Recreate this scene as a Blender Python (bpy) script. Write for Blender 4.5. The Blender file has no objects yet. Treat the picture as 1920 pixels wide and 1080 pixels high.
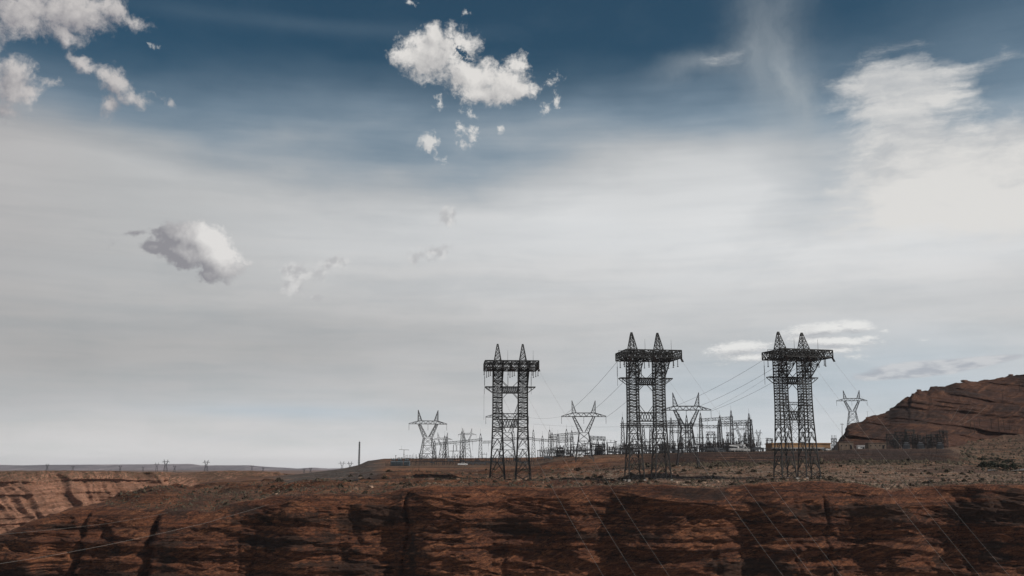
import bpy, bmesh, math, random
import numpy as np
from mathutils import Vector, Matrix, Euler

random.seed(7)
RNG = np.random.default_rng(11)
SC = bpy.context.scene
COL = SC.collection

# ------------------------------------------------------------------ camera
FPX = 1867.0                       # focal length in units of the 1920 px wide photograph (35 mm lens)
PITCH = math.atan((877.0 - 540.0) / FPX)
CP, SP = math.cos(PITCH), math.sin(PITCH)
cam_d = bpy.data.cameras.new('camera')
cam_d.sensor_width = 36.0
cam_d.lens = 36.0 * FPX / 1920.0
cam_d.clip_start = 0.5
cam_d.clip_end = 60000
cam = bpy.data.objects.new('camera', cam_d)
COL.objects.link(cam)
cam.rotation_euler = (math.pi / 2 + PITCH, 0, 0)
SC.camera = cam

def PX(px, py, Y):
    """world point at forward distance Y seen in direction (px, py); works on arrays"""
    dx = (px - 960.0) / FPX
    dy = (540.0 - py) / FPX
    wy = CP - SP * dy
    wz = SP + CP * dy
    t = Y / wy
    return dx * t, Y + 0 * t, wz * t

def PV(px, py, Y):
    x, y, z = PX(px, py, Y)
    return Vector((float(x), float(y), float(z)))

def angles(px, py):
    x, y, z = PX(px, py, 1.0)
    n = math.sqrt(x * x + y * y + z * z)
    return math.degrees(math.atan2(x, y)), math.degrees(math.asin(z / n))

# ------------------------------------------------------------------ sun
SUN_DIR = Vector((0.78, -0.27, 0.60)).normalized()       # towards the sun: high on the right
sun_el = math.asin(SUN_DIR.z)
sun_az = math.atan2(SUN_DIR.x, SUN_DIR.y)
sd = bpy.data.lights.new('sun', 'SUN')
sd.energy = 3.4
sd.angle = math.radians(0.5)
sd.color = (1.0, 0.93, 0.85)
sun = bpy.data.objects.new('sun', sd)
COL.objects.link(sun)
sun.rotation_euler = SUN_DIR.to_track_quat('Z', 'Y').to_euler()
sun.location = SUN_DIR * 500

SC.view_settings.view_transform = 'Standard'
SC.view_settings.look = 'None'
SC.view_settings.gamma = 1
SC.view_settings.exposure = 0.0
SC.view_settings.use_curve_mapping = False

# ------------------------------------------------------------------ node expression helper
class G:
    """small expression builder over a node tree"""
    def __init__(s, tree): s.t = tree
    def new(s, typ, **kw):
        n = s.t.nodes.new(typ)
        for k, v in kw.items(): setattr(n, k, v)
        return n
    def put(s, sock, v):
        if isinstance(v, E): s.t.links.new(v.s, sock)
        elif isinstance(v, bpy.types.NodeSocket): s.t.links.new(v, sock)
        elif v is not None: sock.default_value = v
    def m(s, op, a, b=None, c=None, clamp=False):
        n = s.new('ShaderNodeMath', operation=op); n.use_clamp = clamp
        s.put(n.inputs[0], a)
        if b is not None: s.put(n.inputs[1], b)
        if c is not None: s.put(n.inputs[2], c)
        return E(s, n.outputs[0])
    def vm(s, op, a, b=None, out=0, scale=None):
        n = s.new('ShaderNodeVectorMath', operation=op)
        s.put(n.inputs[0], a)
        if b is not None: s.put(n.inputs[1], b)
        if scale is not None: s.put(n.inputs['Scale'], scale)
        return E(s, n.outputs[out])
    def vec(s, x, y, z=0.0):
        n = s.new('ShaderNodeCombineXYZ')
        for i, v in enumerate((x, y, z)): s.put(n.inputs[i], v)
        return E(s, n.outputs[0])
    def xyz(s, v):
        n = s.new('ShaderNodeSeparateXYZ'); s.put(n.inputs[0], v)
        return [E(s, o) for o in n.outputs]
    def ss(s, x, a, b, c=0.0, d=1.0, kind='SMOOTHSTEP'):
        n = s.new('ShaderNodeMapRange', interpolation_type=kind)
        s.put(n.inputs['Value'], x)
        for k, v in (('From Min', a), ('From Max', b), ('To Min', c), ('To Max', d)): s.put(n.inputs[k], v)
        return E(s, n.outputs[0])
    def noise(s, v, scale=1.0, detail=5.0, rough=0.55, lac=2.0, dist=0.0, color=False, dims='3D'):
        n = s.new('ShaderNodeTexNoise', noise_dimensions=dims)
        s.put(n.inputs['Vector'], v)
        for k, q in (('Scale', scale), ('Detail', detail), ('Roughness', rough), ('Lacunarity', lac), ('Distortion', dist)):
            s.put(n.inputs[k], q)
        return E(s, n.outputs[1 if color else 0])
    def mix(s, f, a, b, blend='MIX'):
        n = s.new('ShaderNodeMix', data_type='RGBA', blend_type=blend)
        n.clamp_factor = True
        s.put(n.inputs[0], f)
        for i, v in ((6, a), (7, b)):
            if isinstance(v, (tuple, list)) and len(v) == 3: v = (*v, 1)
            s.put(n.inputs[i], v)
        return E(s, n.outputs[2])
    def attr(s, name, out='Fac'):
        n = s.new('ShaderNodeAttribute'); n.attribute_name = name
        return E(s, n.outputs[out])

class E:
    def __init__(s, g, sock): s.g, s.s = g, sock
    def __add__(s, o): return s.g.m('ADD', s, o)
    __radd__ = __add__
    def __sub__(s, o): return s.g.m('SUBTRACT', s, o)
    def __rsub__(s, o): return s.g.m('SUBTRACT', o, s)
    def __mul__(s, o): return s.g.m('MULTIPLY', s, o)
    __rmul__ = __mul__
    def __truediv__(s, o): return s.g.m('DIVIDE', s, o)
    def max(s, o): return s.g.m('MAXIMUM', s, o)
    def min(s, o): return s.g.m('MINIMUM', s, o)
    def pow(s, o): return s.g.m('POWER', s, o)
    def clamp(s): return s.g.m('ADD', s, 0.0, clamp=True)

# ------------------------------------------------------------------ world: daylight sky with its clouds
def blob_geom(px, py, rx, ry):
    u, v = angles(px, py)
    u2, _ = angles(px + rx, py)
    _, v2 = angles(px, py - ry)
    return u, v, abs(u2 - u), abs(v2 - v)

def gauss(g, P, px, py, rx, ry, rot=0.0):
    """soft round weight centred on a direction of the sky"""
    u, v, ru, rv = blob_geom(px, py, rx, ry)
    d = g.vm('SUBTRACT', P, (u, v, 0))
    if rot:
        n = g.new('ShaderNodeVectorRotate', rotation_type='Z_AXIS')
        g.put(n.inputs['Vector'], d); n.inputs['Angle'].default_value = -math.radians(rot)
        d = E(g, n.outputs[0])
    d = g.vm('MULTIPLY', d, (1 / ru, 1 / rv, 0))
    l2 = g.vm('DOT_PRODUCT', d, d, out=1)
    return g.m('EXPONENT', l2 * -1.0)

def hump(g, P, px, py, rx, ry, rot=0.0, w=1.0):
    u, v, ru, rv = blob_geom(px, py, rx, ry)
    d = g.vm('SUBTRACT', P, (u, v, 0))
    if rot:
        n = g.new('ShaderNodeVectorRotate', rotation_type='Z_AXIS')
        g.put(n.inputs['Vector'], d); n.inputs['Angle'].default_value = -math.radians(rot)
        d = E(g, n.outputs[0])
    d = g.vm('MULTIPLY', d, (1 / ru, 1 / rv, 0))
    l = g.vm('LENGTH', d, out=1)
    return g.m('MULTIPLY_ADD', l, -w, w)

CUMULUS = {   # name: (blobs (px, py, rx, ry, rot, weight), noise scale 1/deg, warp deg, erode, edge)
    'main': ([(800, 105, 70, 62, 0, 1), (850, 85, 60, 50, 0, 1), (815, 72, 38, 38, 0, 1.0), (760, 105, 45, 28, 0, .8), (885, 140, 85, 50, -12, 1),
              (945, 160, 62, 45, 0, 1), (968, 125, 30, 34, -20, .8), (975, 172, 45, 26, 0, .9), (900, 170, 60, 32, 0, .9),
              ], 0.55, 0.40, 1.15),
    'bits': ([(803, 268, 26, 27, 20, .85), (829, 300, 16, 9, -15, .5), (862, 240, 15, 20, 20, .52), (886, 252, 17, 26, 15, .56),
              (870, 272, 24, 14, 0, .45), (938, 241, 9, 12, 0, .6), (1022, 205, 14, 20, -20, .48), (1043, 186, 12, 22, 0, .5),
              (1034, 150, 26, 14, 30, .36), (880, 212, 22, 10, -30, .38), (822, 192, 14, 18, 0, .45), (770, 5, 14, 9, -20, .55), (875, 24, 12, 9, 0, .4),
              (290, 86, 12, 7, 0, .5)], 0.85, 0.20, 1.5),
    'corner': ([(40, 25, 105, 60, 0, 1.05), (130, 25, 110, 58, 0, 1.05), (205, 20, 50, 32, 0, .9), (120, 62, 50, 28, -20, .9), (250, 40, 42, 24, 0, .62), (70, 45, 40, 30, 0, .7),
                (20, 150, 68, 62, 0, 1), (50, 165, 42, 34, 0, .8), (92, 158, 34, 14, 0, .45), (0, 200, 48, 44, 0, .55),
                (160, 122, 52, 20, -32, .8), (215, 150, 52, 32, -20, .9), (245, 182, 46, 24, -10, .7), (210, 195, 22, 38, 0, .7),
                (322, 200, 15, 14, 0, .42), (292, 183, 34, 6, -30, .3), (-60, 40, 90, 90, 0, 1)], 0.42, 0.55, 1.2),
    'left': ([(335, 442, 62, 32, -5, 1), (385, 452, 62, 42, -25, 1.05), (412, 488, 56, 46, -35, 1.05), (338, 472, 76, 34, -16, 1.05), (290, 462, 34, 18, 0, .8),
              (395, 515, 30, 22, 0, .7), (255, 433, 26, 9, 8, .40), (300, 432, 40, 13, 0, .5), (462, 494, 26, 8, 0, .28),
              (220, 452, 18, 12, 0, .2)], 0.42, 0.34, 0.95),
    'low': ([(1535, 618, 100, 18, 4, 1.05), (1600, 612, 50, 18, -6, 1.0), (1560, 640, 115, 14, -3, 1.0), (1560, 655, 90, 10, 0, .8), (1625, 634, 40, 8, 0, .6), (1500, 632, 50, 14, 6, .7), (1385, 653, 85, 18, 4, 1.0), (1400, 670, 75, 13, 0, .8),
             (1660, 621, 16, 6, 0, .5), (1732, 637, 22, 5, 0, .35), (1600, 668, 44, 12, -5, .42), (1350, 683, 40, 6, 0, .3)], 0.75, 0.18, 0.8),
}

def cumulus_group(name):
    blobs, nscale, warp, erode = CUMULUS[name]
    t = bpy.data.node_groups.new('cloud_' + name, 'ShaderNodeTree')
    t.interface.new_socket('P', in_out='INPUT', socket_type='NodeSocketVector')
    t.interface.new_socket('D', in_out='OUTPUT', socket_type='NodeSocketFloat')
    g = G(t)
    gi, go = g.new('NodeGroupInput'), g.new('NodeGroupOutput')
    P = E(g, gi.outputs[0])
    sy = 2.6 if name == 'low' else 1.0
    Q = g.vm('MULTIPLY', P, (1, sy, 1))
    off = g.noise(Q, nscale * 0.9, 5, 0.6, color=True)
    off = g.vm('SUBTRACT', off, (0.5, 0.5, 0.5))
    off = g.vm('SCALE', off, scale=warp * 3.0)
    off = g.vm('MULTIPLY', off, (1, 1 / sy, 0))
    W = g.vm('ADD', P, off)
    acc = None
    for b in blobs:
        h = hump(g, W, *b)
        acc = h if acc is None else g.m('SMOOTH_MAX', acc, h, 0.15)
    f1 = g.noise(g.vm('ADD', Q, g.vm('SCALE', off, scale=0.6)), nscale * 3.2, 9, 0.62)
    f2 = g.noise(g.vm('ADD', Q, g.vm('SCALE', off, scale=0.9)), nscale * 9.0, 6, 0.65)
    d = acc + (f1 - 0.52) * erode + (f2 - 0.5) * 0.45
    if name == 'main': d = d - gauss(g, W, 862, 90, 34, 12, -40) * (0.38 + (f2 - 0.46) * 3.2)
    g.put(go.inputs[0], d)
    return t

def build_world():
    w = bpy.data.worlds.new('World'); SC.world = w; w.use_nodes = True
    w.cycles.sampling_method = 'MANUAL'; w.cycles.sample_map_resolution = 256
    t = w.node_tree; t.nodes.clear()
    g = G(t)
    tc = g.new('ShaderNodeTexCoord')
    D = g.vm('NORMALIZE', E(g, tc.outputs['Generated']))
    x, y, z = g.xyz(D)
    az = g.m('ARCTAN2', x, y) * (180 / math.pi)
    el = g.m('ARCSINE', z) * (180 / math.pi)
    P = g.vec(az, el, 0)
    sky = g.new('ShaderNodeTexSky', sky_type='NISHITA')
    sky.sun_disc = False
    sky.sun_elevation = sun_el
    sky.sun_rotation = sun_az
    sky.altitude = 1100; sky.air_density = 1.0; sky.dust_density = 0.3; sky.ozone_density = 2.0
    blue = g.vm('MULTIPLY', E(g, sky.outputs[0]), SKY_TINT)
    # ---- thin high cloud veil
    wob = g.noise(g.vm('MULTIPLY', P, (0.045, 0.11, 0)), 1.0, 4, 0.5)
    wob2 = g.noise(g.vm('MULTIPLY', P, (0.10, 0.55, 0)), 1.0, 6, 0.55)
    e_lo, e_hi = angles(960, 440)[1], angles(960, 60)[1]
    elw = el + (wob - 0.5) * 9.0
    base = g.ss(elw, e_hi, e_lo, kind='SMOOTHSTEP').pow(1.25)
    # streaky warp for plumes
    wv = g.noise(g.vm('MULTIPLY', P, (0.16, 0.20, 0)), 1.0, 6, 0.6, color=True)
    wv = g.vm('SCALE', g.vm('SUBTRACT', wv, (0.5, 0.5, 0.5)), scale=4.2)
    Pw = g.vm('ADD', P, g.vm('MULTIPLY', wv, (1, .7, 0)))
    a = base
    for (px, py, rx, ry, rot, k) in [(-20, 310, 260, 130, 0, .45), (1290, 330, 300, 80, 8, .22), (150, 380, 400, 60, 0, .15),
                                     (1900, 60, 260, 100, 0, .16), (1545, 345, 90, 45, 0, -.28), (1500, 420, 120, 40, 0, -.10),
                                     (620, 330, 220, 70, 0, -.14), (1830, 215, 120, 50, 0, -.12), (1100, 250, 200, 60, -12, .10), (560, 45, 330, 16, 0, .07)]:
        a = a + gauss(g, P, px, py, rx, ry, rot) * k
    st = g.noise(g.vm('MULTIPLY', Pw, (0.22, 0.5, 0)), 1.0, 7, 0.6)
    a = a + ((st - 0.5) * 0.24 + (wob2 - 0.5) * 0.12) * (base * 0.7 + 0.35) - 0.02
    a = g.ss(a, -0.02, 1.0, 0.02, 1.0, kind='LINEAR').clamp()
    # tall thin plume and bright right hand cloud bank
    pl = gauss(g, Pw, 1455, 110, 62, 175, 6) * 0.42 + gauss(g, Pw, 1320, 118, 80, 22, 8) * 0.32
    pl = pl + gauss(g, Pw, 1490, 180, 26, 70, 8) * 0.22
    vs = g.noise(g.vm('MULTIPLY', Pw, (0.8, 0.22, 0)), 1.0, 5, 0.6)
    pl = pl * (vs * 1.2 + 0.35)
    bank = None
    for (px, py, rx, ry, rot, k) in [(1670, 155, 95, 42, 5, .85), (1700, 225, 75, 85, 0, 1.0), (1620, 222, 75, 13, -6, .55), (1610, 165, 85, 16, 14, .4), (1745, 150, 90, 20, 0, .6), (1810, 125, 90, 26, 8, .35), (1370, 100, 60, 22, 0, .28),
                                     (1740, 310, 150, 75, -10, 1.2), (1905, 245, 75, 30, 0, 1.2), (1900, 340, 130, 50, 0, 1.1), (1760, 390, 260, 70, 0, 1.1),
                                     (1720, 182, 110, 12, 0, .4), (1890, 100, 35, 18, 0, .35), (1738, 74, 40, 16, 0, .28)]:
        q = gauss(g, Pw, px, py, rx, ry, rot) * k
        bank = q if bank is None else bank + q
    bn = g.noise(g.vm('ADD', g.vm('MULTIPLY', P, (0.26, 0.5, 0)), g.vm('SCALE', wv, scale=0.32)), 1.0, 8, 0.56)
    bn2 = g.noise(g.vm('ADD', g.vm('MULTIPLY', P, (0.17, 0.75, 0)), g.vm('SCALE', wv, scale=0.22)), 1.3, 9, 0.66)
    bankd = bank * g.ss(bank, 0.1, 0.6, 0.75, 1.0) + (bn - 0.5) * 1.7 + (bn2 - 0.5) * 1.9
    banka = g.ss(bankd, 0.0, 1.25) * g.ss(bank, 0.0, 0.22)
    # ---- veil colour: grey to the left, brighter to the right, thin bluish bands near the horizon
    L = g.ss(az, -30, 30, 0.465, 0.605, kind='LINEAR')
    for (px, py, rx, ry, rot, k) in [(1350, 450, 620, 150, 0, .13), (1800, 420, 300, 140, 0, .06), (0, 600, 420, 160, 0, -.035), (330, 660, 500, 60, 0, -.04),
                                     (1100, 860, 800, 70, 0, .09), (150, 840, 500, 70, 0, .03), (960, 420, 400, 80, 0, .05), (620, 470, 260, 70, 0, .035),
                                     (640, 620, 700, 35, -2, -.03), (1700, 560, 300, 40, 0, -.05), (200, 800, 500, 60, 0, .03)]:
        L = L + gauss(g, P, px, py, rx, ry, rot) * k
    band = g.noise(g.vm('MULTIPLY', g.vm('ADD', P, g.vm('MULTIPLY', wv, (.6, .25, 0))), (0.035, 0.42, 0)), 1.0, 5, 0.55)
    soft = g.noise(g.vm('MULTIPLY', P, (0.10, 0.20, 0)), 1.0, 4, 0.5)
    L = L + g.ss(el, 6.0, 0.0) * 0.07 + g.ss(el, 1.8, 0.0) * 0.08
    fs = g.noise(g.vm('ADD', g.vm('MULTIPLY', P, (0.10, 1.1, 0)), g.vm('SCALE', wv, scale=0.10)), 1.0, 7, 0.6)
    L = L + (fs - 0.5) * 0.055
    a = (a + (fs - 0.5) * 0.22 * g.ss(a, 0.0, 0.5)).clamp()
    L = L + (band - 0.5) * 0.08 + (soft - 0.5) * 0.10
    bl = (gauss(g, P, 1680, 700, 380, 70, 0) * .9 + gauss(g, P, 1250, 720, 260, 90, 0) * .45 + gauss(g, P, 560, 772, 240, 15, 0) * .8
          + gauss(g, P, 600, 730, 420, 30, 0) * .12 + gauss(g, P, 1480, 800, 300, 50, 0) * .3 + g.ss(band, 0.56, 0.40, 0, .18))
    veil = g.mix(bl.clamp(), (1.005, 0.995, 0.99), (0.84, 0.945, 1.03))
    low_warm = g.ss(el, 0.0, 22.0)
    veil = g.mix(low_warm, veil, g.mix(g.ss(az, -30, -20), (1.0, 0.985, 0.99), (0.965, 0.992, 1.01)))
    veilc = g.vm('SCALE', veil, scale=L)
    thin = g.ss(a, 0.85, 0.30)
    veilc = g.vm('MULTIPLY', veilc, g.mix(thin, (1, 1, 1), (0.80, 0.96, 1.10)))
    col = g.mix(a, blue, veilc)
    col = g.mix((pl * 1.25).clamp(), col, (0.37, 0.41, 0.44))
    # lit and shaded parts of the bank
    bw = g.ss(bn * 0.6 + bn2 * 0.4, 0.36, 0.62)
    bankc = g.mix(g.ss(bn * 0.5 + bn2 * 0.5 + gauss(g, P, 1790, 400, 170, 90, 0) * .25, 0.38, 0.66), (0.50, 0.515, 0.53), (0.72, 0.71, 0.69))
    col = g.mix(banka * 0.92, col, bankc)
    # ---- the small heaped clouds
    def cloud(name, col, lit, shade, sdir, k, e0, e1, op, body=0.5, tone=None):
        grp = cumulus_group(name)
        n0 = g.new('ShaderNodeGroup'); n0.node_tree = grp; g.put(n0.inputs[0], P)
        n1 = g.new('ShaderNodeGroup'); n1.node_tree = grp; g.put(n1.inputs[0], g.vm('ADD', P, sdir))
        d0, d1 = E(g, n0.outputs[0]), E(g, n1.outputs[0])
        al = g.ss(d0, e0, e1) * op
        s = ((d0 - d1) * k + body).clamp()
        if tone is not None: s = (s + tone).clamp()
        c = g.mix(s, shade, lit)
        return g.mix(al, col, c)
    big = g.noise(P, 0.55, 4, 0.5)
    col = cloud('corner', col, (0.56, 0.535, 0.525), (0.26, 0.255, 0.28), (0.35, 0.45, 0), 0.8, 0.03, 0.68, 0.97, 0.58, (big - 0.5) * 2.2)
    col = cloud('bits', col, (0.70, 0.69, 0.67), (0.42, 0.42, 0.43), (0.35, 0.40, 0), 0.5, 0.02, 0.60, 0.9, 0.8)
    shade_m = (big - 0.5) * 1.7 - gauss(g, P, 838, 142, 42, 22, -10) * 0.35 - gauss(g, P, 760, 125, 26, 26, 0) * 0.15
    col = cloud('main', col, (0.73, 0.71, 0.685), (0.36, 0.36, 0.37), (0.35, 0.40, 0), 0.60, 0.02, 0.58, 1.0, 0.74, shade_m)
    grad = gauss(g, P, 415, 455, 80, 55, -35) * 1.15 - 0.62
    col = cloud('left', col, (0.74, 0.725, 0.71), (0.265, 0.262, 0.285), (0.45, 0.40, 0), 0.55, 0.06, 0.40, 0.95, 0.48, grad)
    grad2 = g.noise(g.vm('MULTIPLY', P, (0.5, 2.2, 0)), 1.0, 3, 0.5)
    col = cloud('low', col, (0.80, 0.80, 0.785), (0.46, 0.47, 0.49), (0.10, 0.28, 0), 1.3, 0.05, 0.62, 0.92, 0.62, (grad2 - 0.5) * 1.0)
    # faint wisps
    wn = g.noise(P, 0.9, 7, 0.62)
    wsp = None
    for (px, py, rx, ry, rot, k) in [(565, 512, 42, 20, 0, .9), (625, 492, 28, 13, 0, .9), (548, 540, 24, 14, 0, .8), (592, 560, 16, 10, 0, .8), (805, 478, 38, 16, 8, .9),
                                     (845, 412, 22, 26, -30, .7)]:
        q = gauss(g, P, px, py, rx, ry, rot) * k
        wsp = q if wsp is None else wsp + q
    wa = g.ss(wsp + (wn - 0.5) * 2.6, 0.22, 0.85) * g.ss(wsp, 0.03, 0.25)
    wc = g.mix(g.ss(g.noise(P, 1.3, 3, .5), 0.42, 0.6), (0.47, 0.47, 0.48), (0.66, 0.655, 0.65))
    col = g.mix(wa * 0.8, col, wc)
    # long low grey bank over the right hand hill
    lb = gauss(g, P, 1720, 690, 120, 14, 3) + gauss(g, P, 1850, 676, 110, 9, 6) * .8 + gauss(g, P, 1690, 703, 110, 9, 3) * .7
    ln = g.noise(g.vm('MULTIPLY', P, (0.45, 1.6, 0)), 1.2, 6, 0.58)
    la = g.ss(lb + (ln - 0.5) * 1.2, 0.30, 0.75) * g.ss(lb, 0.03, 0.4)
    lc = g.mix(g.ss(ln, 0.40, 0.62), (0.385, 0.405, 0.45), (0.60, 0.605, 0.62))
    col = g.mix(la * 0.75, col, lc)
    bg = g.new('ShaderNodeBackground')
    g.put(bg.inputs['Color'], g.vm('SCALE', col, scale=1.0 / SKY_STR))
    bg.inputs['Strength'].default_value = SKY_STR
    out = g.new('ShaderNodeOutputWorld')
    t.links.new(bg.outputs[0], out.inputs[0])

SKY_STR = 0.10
SKY_TINT = (0.10 * 0.18, 0.10 * 0.355, 0.10 * 0.36)
build_world()

# ------------------------------------------------------------------ materials
def mat_new(name, rough=0.9):
    m = bpy.data.materials.new(name); m.use_nodes = True
    g = G(m.node_tree)
    b = m.node_tree.nodes['Principled BSDF']
    b.inputs['Roughness'].default_value = rough
    b.inputs['Specular IOR Level'].default_value = 0.25
    return m, g, b

def mat_plain(name, rgb, rough=0.7, metal=0.0, var=0.25, scale=0.8):
    m, g, b = mat_new(name, rough)
    tc = g.new('ShaderNodeTexCoord')
    n = g.noise(E(g, tc.outputs['Object']), scale, 5, 0.6)
    lo = tuple(c * (1 - var) for c in rgb); hi = tuple(min(1, c * (1 + var)) for c in rgb)
    g.put(b.inputs['Base Color'], g.mix(g.ss(n, 0.35, 0.65), lo, hi))
    b.inputs['Metallic'].default_value = metal
    return m

def pos(g):
    n = g.new('ShaderNodeNewGeometry')
    return E(g, n.outputs['Position'])

def bump(g, b, h, strength=0.5, dist=1.0):
    n = g.new('ShaderNodeBump')
    n.inputs['Strength'].default_value = strength
    n.inputs['Distance'].default_value = dist
    g.put(n.inputs['Height'], h)
    g.t.links.new(n.outputs[0], b.inputs['Normal'])

def mat_rock(name, bright, mid, dark, varnish, fine=1.0, vamt=1.0, veg=0.0):
    """layered red sandstone: bedding, cross-bedding, mineral varnish, pale spalled scars"""
    m, g, b = mat_new(name, 0.95)
    p = pos(g)
    w = g.noise(p, 0.015 * fine, 4, 0.5, color=True)
    w = g.vm('SCALE', g.vm('SUBTRACT', w, (.5, .5, .5)), scale=16.0 / fine)
    pw = g.vm('ADD', p, g.vm('MULTIPLY', w, (1, 1, .55)))
    n_bed = g.noise(g.vm('MULTIPLY', pw, (0.012, 0.012, 0.33)), fine, 7, 0.62)
    n_mid = g.noise(g.vm('MULTIPLY', p, (0.06, 0.06, 0.14)), fine, 7, 0.6)
    rot = g.new('ShaderNodeVectorRotate', rotation_type='Y_AXIS')
    g.put(rot.inputs['Vector'], pw); rot.inputs['Angle'].default_value = math.radians(24)
    n_x = g.noise(g.vm('MULTIPLY', E(g, rot.outputs[0]), (0.035, 0.05, 0.85)), fine, 6, 0.62)
    n_f = g.noise(p, 0.9 * fine, 6, 0.65)
    n_v = g.noise(g.vm('MULTIPLY', pw, (0.028, 0.02, 0.05)), fine, 6, 0.55)
    n_s = g.noise(g.vm('MULTIPLY', p, (0.5, 0.3, 0.025)), fine, 5, 0.6)
    c = g.mix(g.ss(n_bed, 0.36, 0.64), dark, mid)
    c = g.mix(g.ss(n_x * 0.6 + n_mid * 0.4, 0.46, 0.66), c, bright)
    c = g.mix(g.ss(n_f, 0.42, 0.7) * 0.5, c, dark)
    va = g.ss(n_v * 0.92 + n_s * 0.08, 0.50, 0.60) * (0.85 * vamt)
    c = g.mix(va, c, varnish)
    scar = g.ss(g.noise(g.vm('MULTIPLY', p, (0.10, 0.1, 0.22)), fine, 6, 0.65), 0.66, 0.74)
    c = g.mix(scar * 0.55, c, tuple(min(1, q * 1.7) for q in bright))
    if veg:   # brush on the rim and on the ledges
        sp = g.noise(p, 0.5, 5, 0.75)
        zz = g.xyz(p)[2]
        c = g.mix(g.ss(sp + g.ss(zz, -22.0, -3.0) * 0.10, 0.56, 0.63) * veg, c, (0.055, 0.046, 0.026))
    g.put(b.inputs['Base Color'], c)
    h = n_bed * 1.6 + n_x * 1.1 + n_f * 0.45 + n_mid * 1.2
    bump(g, b, h, 0.9, 1.3 / fine)
    return m

M = {}
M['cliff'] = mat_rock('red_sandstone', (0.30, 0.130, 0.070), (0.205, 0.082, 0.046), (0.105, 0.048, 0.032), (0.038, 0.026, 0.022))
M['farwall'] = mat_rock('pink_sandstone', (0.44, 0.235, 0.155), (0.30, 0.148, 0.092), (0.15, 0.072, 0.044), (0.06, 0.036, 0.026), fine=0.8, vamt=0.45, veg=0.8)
M['hill'] = mat_rock('brown_sandstone', (0.140, 0.064, 0.035), (0.080, 0.034, 0.020), (0.036, 0.017, 0.012), (0.016, 0.010, 0.008), fine=0.8, vamt=0.85)

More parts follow.
